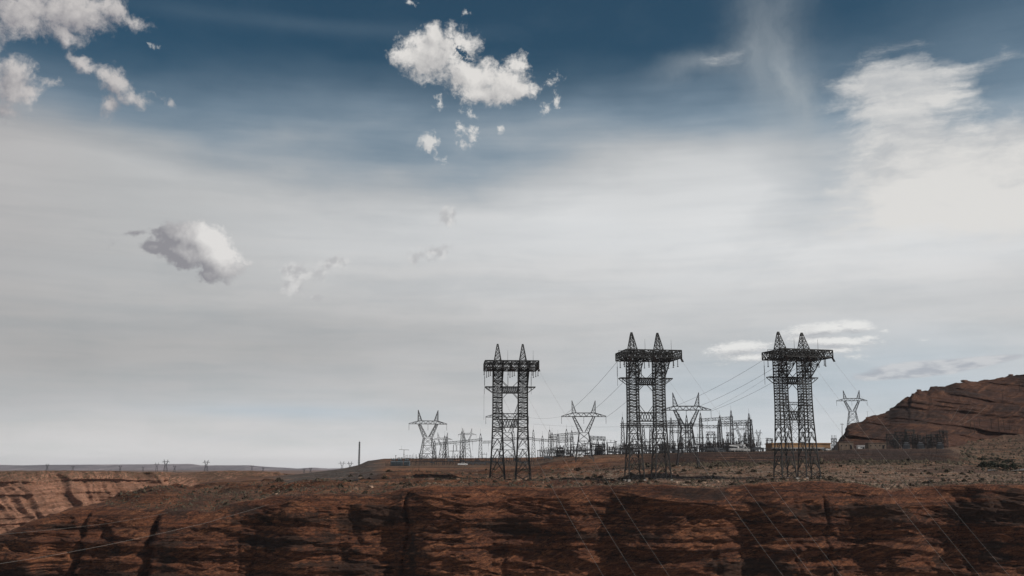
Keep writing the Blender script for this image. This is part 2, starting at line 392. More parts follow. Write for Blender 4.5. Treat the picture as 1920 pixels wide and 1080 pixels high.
def mat_ground():
    """soil on the plateau: zones come from the mesh attributes grey, berm, pale, rock"""
    m, g, b = mat_new('desert_soil', 0.97)
    p = pos(g)
    n1 = g.noise(g.vm('MULTIPLY', p, (0.03, 0.05, 0.3)), 1, 6, 0.6)
    n2 = g.noise(p, 0.35, 7, 0.68)
    n3 = g.noise(p, 1.6, 5, 0.7)
    soil = g.mix(g.ss(n1, 0.38, 0.62), (0.135, 0.070, 0.046), (0.30, 0.135, 0.072))
    soil = g.mix(g.ss(n2, 0.45, 0.62) * 0.6, soil, (0.165, 0.118, 0.070))
    soil = g.mix(g.ss(n2, 0.60, 0.68) * 0.6, soil, (0.055, 0.045, 0.032))
    soil = g.mix(g.attr('pale') * g.ss(n2 + (n3 - 0.5) * 0.4, 0.40, 0.6), soil, (0.42, 0.33, 0.25))
    grey = g.mix(g.ss(n3, 0.4, 0.62), (0.125, 0.083, 0.058), (0.25, 0.168, 0.113))
    soil = g.mix(g.attr('grey'), soil, grey)
    soil = g.mix(g.attr('spur'), soil, g.mix(g.ss(n3, 0.4, 0.62), (0.095, 0.078, 0.066), (0.135, 0.115, 0.10)))
    berm = g.mix(g.ss(n3, 0.45, 0.7), (0.034, 0.021, 0.017), (0.060, 0.036, 0.028))
    soil = g.mix(g.attr('berm'), soil, berm)
    soil = g.mix(g.ss(n3, 0.66, 0.74) * 0.6, soil, (0.42, 0.34, 0.27))
    soil = g.mix(g.ss(n3, 0.36, 0.30) * 0.7, soil, (0.045, 0.036, 0.026))
    bd = g.noise(g.vm('MULTIPLY', p, (0.012, 0.09, 0.7)), 1, 5, 0.6)
    soil = g.mix(g.ss(bd, 0.49, 0.58) * 0.75, soil, (0.085, 0.045, 0.032))
    soil = g.mix(g.ss(bd, 0.42, 0.34) * 0.6, soil, (0.34, 0.17, 0.10))
    # sandstone takes over at the rim and on the face
    w = g.noise(p, 0.015, 4, 0.5, color=True)
    w = g.vm('SCALE', g.vm('SUBTRACT', w, (.5, .5, .5)), scale=14.0)
    pw = g.vm('ADD', p, g.vm('MULTIPLY', w, (1, 1, .45)))
    n_bed = g.noise(g.vm('MULTIPLY', pw, (0.010, 0.012, 0.30)), 1, 8, 0.64)
    n_mid = g.noise(g.vm('MULTIPLY', p, (0.06, 0.06, 0.14)), 1, 7, 0.6)
    rot = g.new('ShaderNodeVectorRotate', rotation_type='Y_AXIS')
    g.put(rot.inputs['Vector'], pw); rot.inputs['Angle'].default_value = math.radians(24)
    n_x = g.noise(g.vm('MULTIPLY', E(g, rot.outputs[0]), (0.04, 0.05, 0.95)), 1, 7, 0.64)
    n_f = g.noise(p, 0.8, 7, 0.68)
    n_v = g.noise(g.vm('MULTIPLY', pw, (0.024, 0.02, 0.12)), 1, 9, 0.68)
    n_s = g.noise(g.vm('MULTIPLY', p, (0.45, 0.3, 0.02)), 1, 5, 0.6)
    n_g = g.noise(g.vm('MULTIPLY', p, (1.0, 1.0, 2.2)), 1.3, 6, 0.7)
    n_c = g.noise(g.vm('MULTIPLY', pw, (0.045, 0.05, 0.24)), 1, 6, 0.6)
    c = g.mix(g.ss(n_bed, 0.40, 0.58), (0.115, 0.042, 0.022), (0.210, 0.075, 0.034))
    c = g.mix(g.ss(n_x * 0.6 + n_mid * 0.4, 0.46, 0.62), c, (0.31, 0.125, 0.058))
    c = g.mix(g.ss(n_f, 0.47, 0.62) * 0.5, c, (0.052, 0.023, 0.016))
    c = g.mix(g.ss(n_g, 0.52, 0.62) * 0.65, c, (0.045, 0.020, 0.014))
    n_t = g.noise(g.vm('MULTIPLY', pw, (0.008, 0.01, 1.0)), 1, 6, 0.65)
    c = g.mix(g.ss(n_t, 0.52, 0.58) * 0.7, c, (0.06, 0.025, 0.016))
    c = g.mix(g.ss(g.m('ABSOLUTE', n_c - 0.5), 0.012, 0.0) * 0.9, c, (0.012, 0.008, 0.007))
    c = g.mix(g.ss(g.m('ABSOLUTE', n_x - 0.5), 0.014, 0.0) * 0.85, c, (0.02, 0.011, 0.009))
    c = g.mix(g.ss(n_v * 0.82 + n_s * 0.18 + g.attr('dark_patch') * 0.13, 0.548, 0.598) * 0.78, c, (0.034, 0.020, 0.014))
    scar = g.ss(g.noise(g.vm('MULTIPLY', p, (0.09, 0.1, 0.2)), 1, 6, 0.66), 0.64, 0.72)
    c = g.mix(scar * 0.40, c, (0.40, 0.20, 0.12))
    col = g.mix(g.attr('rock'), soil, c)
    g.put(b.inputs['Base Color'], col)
    h = n_bed * 1.8 + n_x * 1.4 + n_f * 1.0 + n_g * 0.5 + n_mid * 1.0 + g.ss(g.m('ABSOLUTE', n_c - 0.5), 0.0, 0.02) * 0.35
    bump(g, b, h, 1.0, 1.6)
    return m
M['ground'] = mat_ground()

# ------------------------------------------------------------------ numpy gradient noise
_perm = np.random.default_rng(3).permutation(256).astype(np.int32)
_perm = np.concatenate([_perm, _perm])
_g3 = np.random.default_rng(4).normal(size=(256, 3)).astype(np.float32)
_g3 /= np.linalg.norm(_g3, axis=1)[:, None]
def perlin(x, y, z):
    xi = np.floor(x).astype(np.int32); yi = np.floor(y).astype(np.int32); zi = np.floor(z).astype(np.int32)
    xf = (x - xi).astype(np.float32); yf = (y - yi).astype(np.float32); zf = (z - zi).astype(np.float32)
    u = xf * xf * xf * (xf * (xf * 6 - 15) + 10); v = yf * yf * yf * (yf * (yf * 6 - 15) + 10); w = zf * zf * zf * (zf * (zf * 6 - 15) + 10)
    xi &= 255; yi &= 255; zi &= 255
    def gr(i, j, k):
        gv = _g3[_perm[_perm[_perm[(xi + i) & 255] + ((yi + j) & 255)] + ((zi + k) & 255)]]
        return gv[..., 0] * (xf - i) + gv[..., 1] * (yf - j) + gv[..., 2] * (zf - k)
    l = lambda a, b, t: a + t * (b - a)
    return l(l(l(gr(0,0,0), gr(1,0,0), u), l(gr(0,1,0), gr(1,1,0), u), v), l(l(gr(0,0,1), gr(1,0,1), u), l(gr(0,1,1), gr(1,1,1), u), v), w)
def fbm(x, y, z, oct=5, gain=0.5, lac=2.03, ridge=False):
    s = 0; a = 1.0
    for i in range(oct):
        n = perlin(x + 17.3 * i, y + 5.1 * i, z - 9.7 * i)
        s = s + a * ((0.35 - np.abs(n)) * 2 if ridge else n)
        x, y, z, a = x * lac, y * lac, z * lac, a * gain
    return s
def sst(x, a, b):
    t = np.clip((x - a) / (b - a), 0, 1); return t * t * (3 - 2 * t)

# ------------------------------------------------------------------ object helpers
def tag(o, label=None, cat=None, group=None, kind=None):
    if label: o['label'] = label
    if cat: o['category'] = cat
    if group: o['group'] = group
    if kind: o['kind'] = kind
    return o

def mesh_obj(name, verts, faces, mat, parent=None, smooth=False, loc=None):
    me = bpy.data.meshes.new(name)
    if isinstance(verts, np.ndarray):
        nv, nf = len(verts), len(faces)
        k = faces.shape[1]
        me.vertices.add(nv); me.vertices.foreach_set('co', verts.astype(np.float32).ravel())
        me.loops.add(nf * k); me.loops.foreach_set('vertex_index', faces.astype(np.int32).ravel())
        me.polygons.add(nf); me.polygons.foreach_set('loop_start', np.arange(0, nf * k, k, dtype=np.int32))
        me.update(calc_edges=True); me.validate()
    else:
        me.from_pydata(verts, [], faces)
    if smooth: me.shade_smooth()
    me.materials.append(mat)
    o = bpy.data.objects.new(name, me); COL.objects.link(o)
    if parent: o.parent = parent
    if loc is not None: o.location = loc
    return o

def grid_faces(nr, nc):
    i = np.arange(nr - 1)[:, None] * nc + np.arange(nc - 1)[None, :]
    return np.stack([i, i + 1, i + nc + 1, i + nc], -1).reshape(-1, 4)

def set_attr(me, name, arr):
    a = me.attributes.new(name, 'FLOAT', 'POINT'); a.data.foreach_set('value', arr.astype(np.float32).ravel())

def line(pts, cols):
    pts = np.array(pts, float)
    return np.interp(cols, pts[:, 0], pts[:, 1])

# ------------------------------------------------------------------ terrain: near cliff and plateau, one sheet
NC = 1450
cols = np.linspace(-420, 2340, NC)
L_rim = [(-420,1115),(-300,1085),(0,1006),(67,974),(140,951),(207,947),(283,957),(400,960),(433,948),(483,938),(550,926),(633,924),(700,928),(760,916),(807,912),(920,911),(1000,914),(1100,914),(1233,910),(1275,915),(1350,915),(1410,908),(1537,904),(1594,907),(1669,920),(1717,914),(1800,906),(1912,910),(2340,905)]
L_m1 = [(-420,1150),(-300,1120),(0,1030),(67,990),(140,958),(207,940),(247,929),(277,918),(310,915),(350,922),(400,932),(433,928),(483,922),(550,912),(633,908),(760,904),(920,903),(1100,903),(1233,901),(1537,898),(1669,905),(1912,902),(2340,898)]
L_m2 = [(-420,1230),(-300,1200),(0,1100),(140,1000),(207,960),(277,932),(310,920),(376,916),(433,912),(500,908),(560,902),(633,897),(700,891),(800,889),(920,885),(1100,881),(1240,874),(1600,869),(1780,869),(1830,878),(1912,884),(2340,884)]
L_m3 = [(-420,1330),(-300,1300),(0,1200),(140,1080),(277,980),(310,935),(376,912),(433,905),(500,899),(560,894),(620,888),(680,878),(710,875),(1000,873),(1040,862),(1150,853),(1240,851),(1320,848.5),(1560,846),(1600,841.5),(1780,841.5),(1805,852),(1850,868),(1912,874),(2340,870)]
L_m4 = [(-420,1400),(0,1300),(277,1050),(310,960),(376,905),(420,899),(500,893),(560,889),(600,884),(640,879),(672,872),(690,864),(720,860),(1000,858),(1040,855),(1150,851),(1320,847),(1560,845),(1780,839),(1850,842),(1912,838),(2340,828)]
L_m5 = [(-420,1500),(0,1350),(277,1150),(310,1000),(376,930),(640,900),(720,885),(1000,875),(1500,858),(1560,845),(1780,837),(1850,824),(1912,815),(2340,800)]
def Yl(base, amp, seed):
    return base + amp * fbm(cols / 260.0 + seed, cols * 0 + seed, cols * 0, 3)
Yr = Yl(398, 26, 1.5) + np.interp(cols, [-420, 0, 300, 600], [-8, -6, 0, 0])
rim = PX(cols, line(L_rim, cols), Yr)
Ys = [Yr + 32, np.interp(cols, [0, 300], [455, 500]), Yl(545, 4, 7.7), Yl(625, 6, 9.9), 720 + 0 * cols, 900 + 0 * cols, 1350 + 0 * cols]
plateau = [rim]
for l, yy in zip((L_m1, L_m2, L_m3, L_m4, L_m5), Ys): plateau.append(PX(cols, line(l, cols), yy))
x6, y6, _ = PX(cols, 900 + 0 * cols, Ys[5]); plateau.append((x6, y6, np.interp(cols, [250, 640, 1500, 1800, 1900], [-130, -30, -14, 0, 20])))
x7, y7, _ = PX(cols, 900 + 0 * cols, Ys[6]); plateau.append((x7, y7, np.interp(cols, [250, 640], [-140, -27])))
rowc = [40, 44, 40, 40, 14, 10, 8]        # rows between the lines
rows = []
for k in range(len(plateau) - 1):
    A, B = plateau[k], plateau[k + 1]
    n = rowc[k]
    for i in range(n):
        t = i / n
        ts = t * t * (3 - 2 * t) * 0.45 + t * 0.55
        rows.append((A[0] + (B[0] - A[0]) * t, A[1] + (B[1] - A[1]) * t, A[2] + (B[2] - A[2]) * ts, 1.0 * np.ones(NC) * (k + t)))
rows.append((*plateau[-1], np.ones(NC) * 7))
# face below the rim
face = []
NF = 330
dd = np.concatenate([np.linspace(0, 62, NF - 40)[1:], np.linspace(62, 170, 41)])
for d in dd[::-1]:
    back = 6.0 * math.sqrt(max(0, 1 - (max(0, 1 - d / 8.0)) ** 2)) + 0.16 * d + max(0, d - 100) * 0.8
    face.append((rim[0], rim[1] - back, rim[2] - d, -d * np.ones(NC)))
allr = face + rows
X = np.array([r[0] for r in allr]); Y = np.array([r[1] for r in allr]); Z = np.array([r[2] for r in allr]); T = np.array([r[3] for r in allr])
nr = len(allr)
PXC0 = np.broadcast_to(cols[None, :], T.shape)
onface = sst(-T, -0.35, 3.0)               # 0 on the plateau, 1 on the face
# bedding ledges: warped layer coordinate
wz = Z + 0.018 * X + 5.0 * fbm(X / 95, Y / 95, Z / 60, 3) 
def layers(w, f, seed):
    q = w * f + seed; i = np.floor(q); fr = q - i
    r = np.random.default_rng(int(seed * 10) + 5).uniform(-1, 1, 4096)
    a = r[(i.astype(int)) % 4096]; b = r[(i.astype(int) + 1) % 4096]
    s = sst(fr, 0.80, 1.0)
    return a + (b - a) * s
mod = 0.35 + 1.35 * sst(fbm(X / 50, Y / 60, Z / 16, 4), -0.25, 0.45)
ledge = (2.0 * layers(wz, 1 / 8.5, 2.2) + 1.35 * layers(wz + 1.2 * fbm(X / 25, Y / 25, Z / 12, 2), 1 / 4.1, 5.2) + 0.6 * layers(wz + .5 * fbm(X / 9, Y / 9, Z / 5, 2), 1 / 1.5, 8.4)) * mod
big = 4.6 * fbm(X / 85, X * 0 + 3, Z / 40, 3) + 2.2 * fbm(X / 24, X * 0 + 9, Z / 12, 5) + 1.3 * fbm((X - Z) / 11, X * 0 + 2, (Z + X * .35) / 5, 4)
xc = X + 3.0 * fbm(Z / 14, X / 60, X * 0 + 4, 3)
jm = sst(fbm(X / 45, X * 0 + 6, Z / 22, 2), 0.0, 0.3)
joint = (-1.4 * sst(np.abs(perlin(xc / 30, X * 0 + 1.7, Z / 200)), 0.04, 0.0) - 0.8 * sst(np.abs(perlin(xc / 10, X * 0 + 8.7, Z / 30)), 0.05, 0.0)) * jm
for (jx, jw, jd) in [(778, 3.5, 3.4), (335, 8, 7.0), (1745, 7, 3.0), (1497, 3, 1.6), (205, 6, 5.0)]:
    gx = (jx - 960) / FPX * 398 / CP
    joint = joint - jd * np.exp(-((xc - gx) / (jw * 0.215)) ** 2) * (0.6 + 0.8 * sst(fbm(Z / 18 + jx, X * 0, X * 0, 2), -.4, .4))
rough = 0.7 * fbm(X / 5.5, Y / 4.5, Z / 1.8, 4)
# spalled slabs: stepped plateaus with sharp edges
sl = fbm(X / 62 + Z / 60, X * 0 + 11, (Z + .1 * X) / 8, 5, .55)
slab = 1.9 * sst(sl, 0.10, 0.15) + 1.7 * sst(sl, -0.25, -0.21) + 0.9 * sst(fbm(X / 22, X * 0 + 21, (Z - .12 * X) / 3.6, 4), 0.14, 0.20)
rough = rough + slab
xb = fbm((X * 0.9 - Z * 0.45) / 30, Y / 30, (Z * 0.9 + X * 0.42) / 2.6, 3) * 0.8
Dn = (ledge + big * 1.0 + joint + rough + xb) * onface
spur = (sst(PXC0, 490, 560) * (1 - sst(PXC0, 690, 730))) * sst(T, 1.25, 1.5) * (1 - sst(T, 4.0, 4.6))
Dn *= np.where(T < 0, sst(-T, 0, 7) * 0.85 + 0.15, 0.15)
# plateau relief
pl = 1.0 - onface
rel = (1.3 * fbm(X / 34, Y / 34, Z * 0, 4) + 0.55 * fbm(X / 8, Y / 8, Z * 0, 4) + 0.3 * np.abs(fbm(X / 2.6, Y / 2.6, Z * 0, 3)))
flat = sst(T, 2.85, 3.0) * (1 - sst(T, 3.9, 4.3)) * sst(cols, 690, 720)[None, :] * (1 - sst(cols, 1780, 1850))[None, :]
rel = rel * (1 - 0.93 * flat) * np.where((T > 2.0) & (PXC0 < 1800), 1 - 0.6 * sst(T, 2.0, 2.9), 1.0) * (1 + 1.3 * sst(PXC0, 1770, 1850) * sst(T, 1.5, 2.5))
# tilted outcrops and gullies in the left part of the plateau
outc = sst(fbm(X / 44, Y / 17, Z * 0 + 5, 4), 0.1, 0.26) * 1.5 * (1 - sst(T, 2.3, 2.9)) * sst(T, 0.15, .6)
outc = outc * (1 - 0.65 * sst(cols, 1150, 1350))[None, :] * (0.9 + 0.5 * (1 - sst(cols, 560, 720)))[None, :]
rel = rel * (1 - 0.8 * spur); outc = outc * (1 - spur)
rimn = 0.9 * fbm(X / 12, Y * 0 + 2, Z * 0, 4) * np.exp(-np.abs(T) / 0.8) * (T >= -8)
Y2 = Y - Dn
Z2 = Z + rel * pl + outc * pl + rimn
X2 = X + 0.35 * fbm(X / 5, Z / 3, Y / 5, 2) * onface
V = np.stack([X2, Y2, Z2], -1).reshape(-1, 3)
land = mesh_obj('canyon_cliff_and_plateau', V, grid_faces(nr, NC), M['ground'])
tag(land, kind='structure')
PXC = np.broadcast_to(cols[None, :], T.shape)
rock = np.clip(onface + sst(-T, -0.7, 0.2) * 0.0 + outc * 0.45 + sst(fbm(X / 14, Y / 30, Z * 0 + 7, 4), 0.0, 0.25) * (1 - sst(T, .35, .95)) * 0.9, 0, 1)
rock = np.where(T < -0.2, 1, rock)
rock = np.maximum(rock, (1 - sst(PXC, 300, 520)) * 0.75) * (1 - spur)
set_attr(land.data, 'rock', rock)
berm = sst(T, 1.95, 2.15) * (1 - sst(T, 2.9, 3.05)) * sst(PXC, 1130, 1260) * (1 - sst(PXC, 1760, 1830))
set_attr(land.data, 'berm', berm * 0.95)
grey = spur + 0.65 * sst(T, 0.7, 1.1) * sst(PXC, 1130, 1300) + sst(T, 2.6, 2.9) * sst(PXC, 690, 760) * (1 - sst(T, 3.3, 3.8)) 
grey = grey + 0.7 * np.exp(-((PXC - 430) / 60) ** 2) * sst(T, 0.6, 1.2) * (1 - sst(T, 2, 2.6))
set_attr(land.data, 'grey', np.clip(grey, 0, 1) * (0.55 + 0.45 * sst(fbm(X / 18, Y / 12, Z * 0, 3), -.3, .2)))
set_attr(land.data, 'spur', spur)
pale = sst(T, 0.05, 0.3) * (1 - sst(T, 1.5, 2.2)) * sst(PXC, 950, 1150) * 0.9
set_attr(land.data, 'pale', pale)
dark_patch = np.zeros_like(X)  # placed tone patches on the cliff, darker for positive weights, lighter for negative
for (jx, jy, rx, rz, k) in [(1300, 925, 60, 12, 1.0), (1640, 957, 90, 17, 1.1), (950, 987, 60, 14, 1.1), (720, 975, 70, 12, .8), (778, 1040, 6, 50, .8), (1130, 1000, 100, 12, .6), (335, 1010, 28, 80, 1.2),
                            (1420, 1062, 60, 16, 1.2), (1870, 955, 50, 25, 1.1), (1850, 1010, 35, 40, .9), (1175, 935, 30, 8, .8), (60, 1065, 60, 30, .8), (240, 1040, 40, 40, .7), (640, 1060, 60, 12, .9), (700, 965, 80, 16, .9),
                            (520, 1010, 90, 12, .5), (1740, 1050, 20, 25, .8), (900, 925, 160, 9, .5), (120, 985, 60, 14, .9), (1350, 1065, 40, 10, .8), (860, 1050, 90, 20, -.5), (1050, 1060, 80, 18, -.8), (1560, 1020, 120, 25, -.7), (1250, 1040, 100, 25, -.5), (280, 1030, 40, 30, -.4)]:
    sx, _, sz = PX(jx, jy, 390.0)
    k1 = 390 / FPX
    dark_patch += k * np.exp(-((X2 - sx) / (rx * k1)) ** 2 - ((Z2 - sz) / (rz * k1)) ** 2)
set_attr(land.data, 'dark_patch', dark_patch)
first_pl = len(face)

def ground(px, Yq):
    """terrain point below picture column px at distance Yq"""
    j = int(np.clip(round((px - cols[0]) / (cols[1] - cols[0])), 0, NC - 1))
    z = float(np.interp(Yq, Y2[first_pl:, j], Z2[first_pl:, j]))
    x = float(np.interp(Yq, Y2[first_pl:, j], X2[first_pl:, j]))
    return Vector((x, Yq, z))

# ------------------------------------------------------------------ generic sheet
def sheet(name, cs, lines, rowsper, mat, dispf, kind='structure'):
    L = [PX(cs, line(l, cs), np.interp(cs, *zip(*yy)) if isinstance(yy, list) else yy + 0 * cs) if not isinstance(l, float) else
         (PX(cs, 900 + 0 * cs, np.interp(cs, *zip(*yy)) if isinstance(yy, list) else yy + 0 * cs)[0], np.interp(cs, *zip(*yy)) if isinstance(yy, list) else yy + 0 * cs, l + 0 * cs) for l, yy in lines]
    R = []
    for k in range(len(L) - 1):
        A, B = L[k], L[k + 1]
        for i in range(rowsper[k]):
            t = i / rowsper[k]
            R.append([A[q] + (B[q] - A[q]) * t for q in range(3)] + [np.full(len(cs), k + t)])
    R.append([*L[-1], np.full(len(cs), len(L) - 1.0)])
    x, y, z, t = (np.array([r[q] for r in R]) for q in range(4))
    x, y, z = dispf(x, y, z, t, np.broadcast_to(cs[None, :], x.shape))
    o = mesh_obj(name, np.stack([x, y, z], -1).reshape(-1, 3), grid_faces(len(R), len(cs)), mat)
    tag(o, kind=kind)
    return o, (x, y, z)

# sunlit far wall of the canyon, left
def d_far(x, y, z, t, c):
    f = sst(t, 0.0, 0.1) * (1 - sst(t, 1.85, 2.0))
    f = np.where(t < 2, np.maximum(f, 0.0), 0)
    ax = 0.75 * x + 0.65 * y
    ax = ax + 16 * fbm(ax / 55, z / 30, x * 0 + 9, 3)
    gul = 22 * fbm(ax / 120, x * 0 + 2, z / 300, 3) + 24 * fbm(ax / 52 + z / 140, x * 0 + 6, z / 260, 3, ridge=True) + 7 * fbm(ax / 17 + z / 80, x * 0 + 3, z / 110, 4, ridge=True) + 2.5 * fbm(ax / 6, x * 0 + 5, z / 5, 3)
    wz = z + 3 * fbm(x / 60, y / 60, z / 30, 2)
    led = (3.2 * layers(wz, 1 / 9, 4.4) + 2.2 * layers(wz, 1 / 4, 6.1)) * (.4 + sst(fbm(x / 40, y / 40, z / 20, 2), -.2, .3))
    n = (gul + led + 2.0 * fbm(x / 12, y / 12, z / 6, 4)) * (1 - sst(t, 1.9, 2.3))
    x = x + n * 0.7; y = y - n * 0.7
    z = z + 1.6 * fbm(x / 22, y / 22, z * 0 + 1, 4) * sst(t, 1.6, 2.0) * (1 - sst(t, 3.5, 4))
    return x, y, z
fy = lambda d: [(-420, 900 + d), (0, 985 + d), (150, 1040 + d), (300, 1130 + d), (400, 1230 + d), (560, 1330 + d)]
top = [(-420, 882), (0, 884), (100, 883), (200, 884), (330, 886), (400, 884.5), (430, 883), (500, 884.5), (515, 888), (560, 890)]
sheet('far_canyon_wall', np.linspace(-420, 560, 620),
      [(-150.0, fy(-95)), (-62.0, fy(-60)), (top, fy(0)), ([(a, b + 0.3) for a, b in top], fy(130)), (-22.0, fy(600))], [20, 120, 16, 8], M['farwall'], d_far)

# low pale ledge in front of it
def d_ledge(x, y, z, t, c):
    led = 1.6 * layers(z + fbm(x / 30, y / 30, z / 10, 2), 1 / 3.2, 3.3) + 6 * fbm(x / 40, x * 0 + 4, z / 60, 4, ridge=True) + 1.5 * fbm(x / 7, y / 7, z / 4, 3)
    y = y - led * (1 - sst(t, .9, 1.2)) 
    z = z + 0.8 * fbm(x / 15, y / 15, z * 0, 3) * sst(t, .6, 1)
    return x, y, z
lt = [(330, 888), (360, 886), (400, 884), (440, 883), (500, 884.5), (507, 886), (512, 892), (560, 893.5), (640, 893)]
lb = [(330, 893), (400, 899), (440, 900), (500, 899), (520, 897), (560, 897), (640, 896)]
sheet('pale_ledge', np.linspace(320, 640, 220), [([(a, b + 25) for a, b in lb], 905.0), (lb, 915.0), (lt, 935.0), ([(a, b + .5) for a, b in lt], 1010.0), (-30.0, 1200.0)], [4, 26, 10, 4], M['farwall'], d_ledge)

# plain reaching to the far mesas
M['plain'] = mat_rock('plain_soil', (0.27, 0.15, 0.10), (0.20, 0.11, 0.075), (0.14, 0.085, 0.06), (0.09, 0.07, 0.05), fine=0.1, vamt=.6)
def d_plain(x, y, z, t, c):
    return x, y, z + 3.0 * fbm(x / 300, y / 300, z * 0, 4) * sst(y, 1400, 2200)
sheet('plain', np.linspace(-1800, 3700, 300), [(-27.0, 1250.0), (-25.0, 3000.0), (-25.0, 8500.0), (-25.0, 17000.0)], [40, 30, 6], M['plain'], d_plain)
# far mesas, 5.5 km away
M['mesa'] = mat_rock('hazy_mesa_rock', (0.40, 0.34, 0.35), (0.27, 0.23, 0.245), (0.17, 0.15, 0.165), (0.11, 0.10, 0.11), fine=0.03, vamt=.7)  # purple shale tone that also carries part of the distance haze as colour
mt = [(-1800, 874), (-600, 869), (-300, 873), (-100, 870), (0, 871.5), (40, 872.5), (90, 871.5), (280, 870.5), (357, 869.8), (378, 872.5), (466, 872.3), (499, 875.2), (538, 877), (558, 878.6), (586, 876.6), (617, 878.5), (700, 876), (900, 872), (1200, 870), (1500, 872), (1900, 868), (2600, 870), (3700, 874)]
def d_mesa(x, y, z, t, c):
    n = 140 * fbm(x / 900, x * 0 + 5, z / 900, 4, ridge=True) + 50 * fbm(x / 180, x * 0, z / 100, 4)
    y = y - n * (1 - sst(t, 1.0, 2.0))
    return x, y, z + 0.7 * fbm(x / 200, y * 0, z * 0, 3) * sst(t, .8, 1)
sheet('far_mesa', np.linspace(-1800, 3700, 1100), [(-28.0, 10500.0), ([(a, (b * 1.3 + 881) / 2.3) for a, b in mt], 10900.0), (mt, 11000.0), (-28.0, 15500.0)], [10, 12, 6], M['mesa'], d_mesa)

# right hand hill
sk = [(1540,850),(1560,840),(1573,828),(1584,806),(1588,798.5),(1599,793),(1614,791),(1626,782),(1639,778),(1656,776),(1667,771),(1682,756),(1695,747),(1703,744),(1707,737),(1724,732),(1739,732.5),(1746,727),(1765,723),(1782,721.5),(1795,717),(1818,713.5),(1850,713),(1865,709),(1886,707),(1914,702.5),(2000,697),(2200,705),(2340,725)]
ft = [(1540,852),(1573,846),(1600,843),(1780,842),(1850,832),(1912,824),(2340,810)]
skm = [(1540,846),(1590,806),(1660,782),(1700,752),(1760,727),(1830,716),(1914,705),(2000,699),(2200,707),(2340,725)]
def d_hill(x, y, z, t, c):
    wz = z + 2.5 * fbm(x / 60, y / 60, z / 40, 3)
    s = sst(t, 0, .15) * (1 - sst(t, 1.97, 2.1))
    led = (3.6 * layers(wz + .1 * x, 1 / 10, 1.4) + 2.4 * layers(wz + .16 * x, 1 / 4.3, 9.1)) * (.35 + sst(fbm(x / 40, y / 40, z / 16, 3), -.2, .3))
    n = (led + 4 * fbm(x / 70, x * 0 + 1, z / 18, 4) + 2.2 * fbm(x / 9, y / 8, z / 3.5, 4)) * s
    edge = sst(t, 1.7, 2.0) * (1 - sst(t, 2.0, 2.8))
    z = z + (1.7 * fbm(x / 9, x * 0 + 8, z * 0, 5) + 1.0 * layers(x / 1.0, 1 / 8.5, 7.7) * .5) * edge * sst(c, 1600, 1660)
    return x, y - n, z
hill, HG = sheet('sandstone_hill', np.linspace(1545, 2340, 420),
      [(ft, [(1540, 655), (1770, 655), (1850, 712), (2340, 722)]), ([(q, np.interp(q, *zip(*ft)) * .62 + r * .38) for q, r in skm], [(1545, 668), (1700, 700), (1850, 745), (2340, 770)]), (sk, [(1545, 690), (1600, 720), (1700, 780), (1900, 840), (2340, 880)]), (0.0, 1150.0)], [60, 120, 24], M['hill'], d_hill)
def hill_at(px, py):
    """point of the hill's surface seen in direction (px, py)"""
    x, y, z = HG
    d = y * CP + z * SP
    u = 960 + FPX * x / d; v = 540 - FPX * (z * CP - y * SP) / d
    n = 182
    k = np.argmin((u[:n] - px) ** 2 + (v[:n] - py) ** 2)
    return Vector((float(x[:n].ravel()[k]), float(y[:n].ravel()[k]), float(z[:n].ravel()[k])))
def hill_crest(px):
    x, y, z = HG
    d = y * CP + z * SP
    u = 960 + FPX * x / d; v = 540 - FPX * (z * CP - y * SP) / d
    v = np.where(np.abs(u - px) < 4, v, 9999)
    k = int(np.argmin(v)); return Vector((float(x.ravel()[k]), float(y.ravel()[k]), float(z.ravel()[k])))
# river at the bottom of the canyon
m, g, b = mat_new('river_water', 0.08); b.inputs['Base Color'].default_value = (0.03, 0.06, 0.05, 1)
bump(g, b, g.noise(pos(g), 0.4, 4, .6), 0.3, 0.3); M['river'] = m
tag(mesh_obj('river', [(-900, 150, -168), (900, 150, -168), (900, 1100, -168), (-900, 1100, -168)], [(0, 1, 2, 3)], m), kind='structure')
# ================================================================== objects
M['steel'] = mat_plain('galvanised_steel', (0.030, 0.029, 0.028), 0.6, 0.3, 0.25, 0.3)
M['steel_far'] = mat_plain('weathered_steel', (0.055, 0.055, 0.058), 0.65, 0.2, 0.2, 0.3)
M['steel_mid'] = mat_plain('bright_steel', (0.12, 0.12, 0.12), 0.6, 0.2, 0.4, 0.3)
M['insul'] = mat_plain('brown_porcelain', (0.035, 0.026, 0.024), 0.35, 0, 0.2, 2)
M['wire'] = mat_plain('aluminium_conductor', (0.33, 0.30, 0.27), 0.5, 0.2, 0.1, 1)
M['wire_dark'] = mat_plain('dull_conductor', (0.12, 0.12, 0.125), 0.6, 0.2, 0.1, 1)
M['concrete'] = mat_plain('concrete', (0.36, 0.33, 0.30), 0.9, 0, 0.15, 1)
M['tank'] = mat_plain('grey_enamel', (0.13, 0.14, 0.15), 0.5, 0.1, 0.2, 0.5)
M['bluetank'] = mat_plain('blue_grey_enamel', (0.17, 0.21, 0.235), 0.5, 0.1, 0.2, 0.5)
M['tan'] = mat_plain('tan_stucco', (0.34, 0.205, 0.11), 0.9, 0, 0.12, 0.4)
M['block'] = mat_plain('beige_block', (0.17, 0.13, 0.10), 0.9, 0, 0.2, 0.5)
M['white'] = mat_plain('white_paint', (0.66, 0.66, 0.65), 0.45, 0, 0.06, 0.6)
M['dark'] = mat_plain('dark_opening', (0.02, 0.02, 0.022), 0.4, 0, 0.2, 1)
M['glass'] = mat_plain('window_glass', (0.03, 0.035, 0.04), 0.08, 0, 0.1, 1)
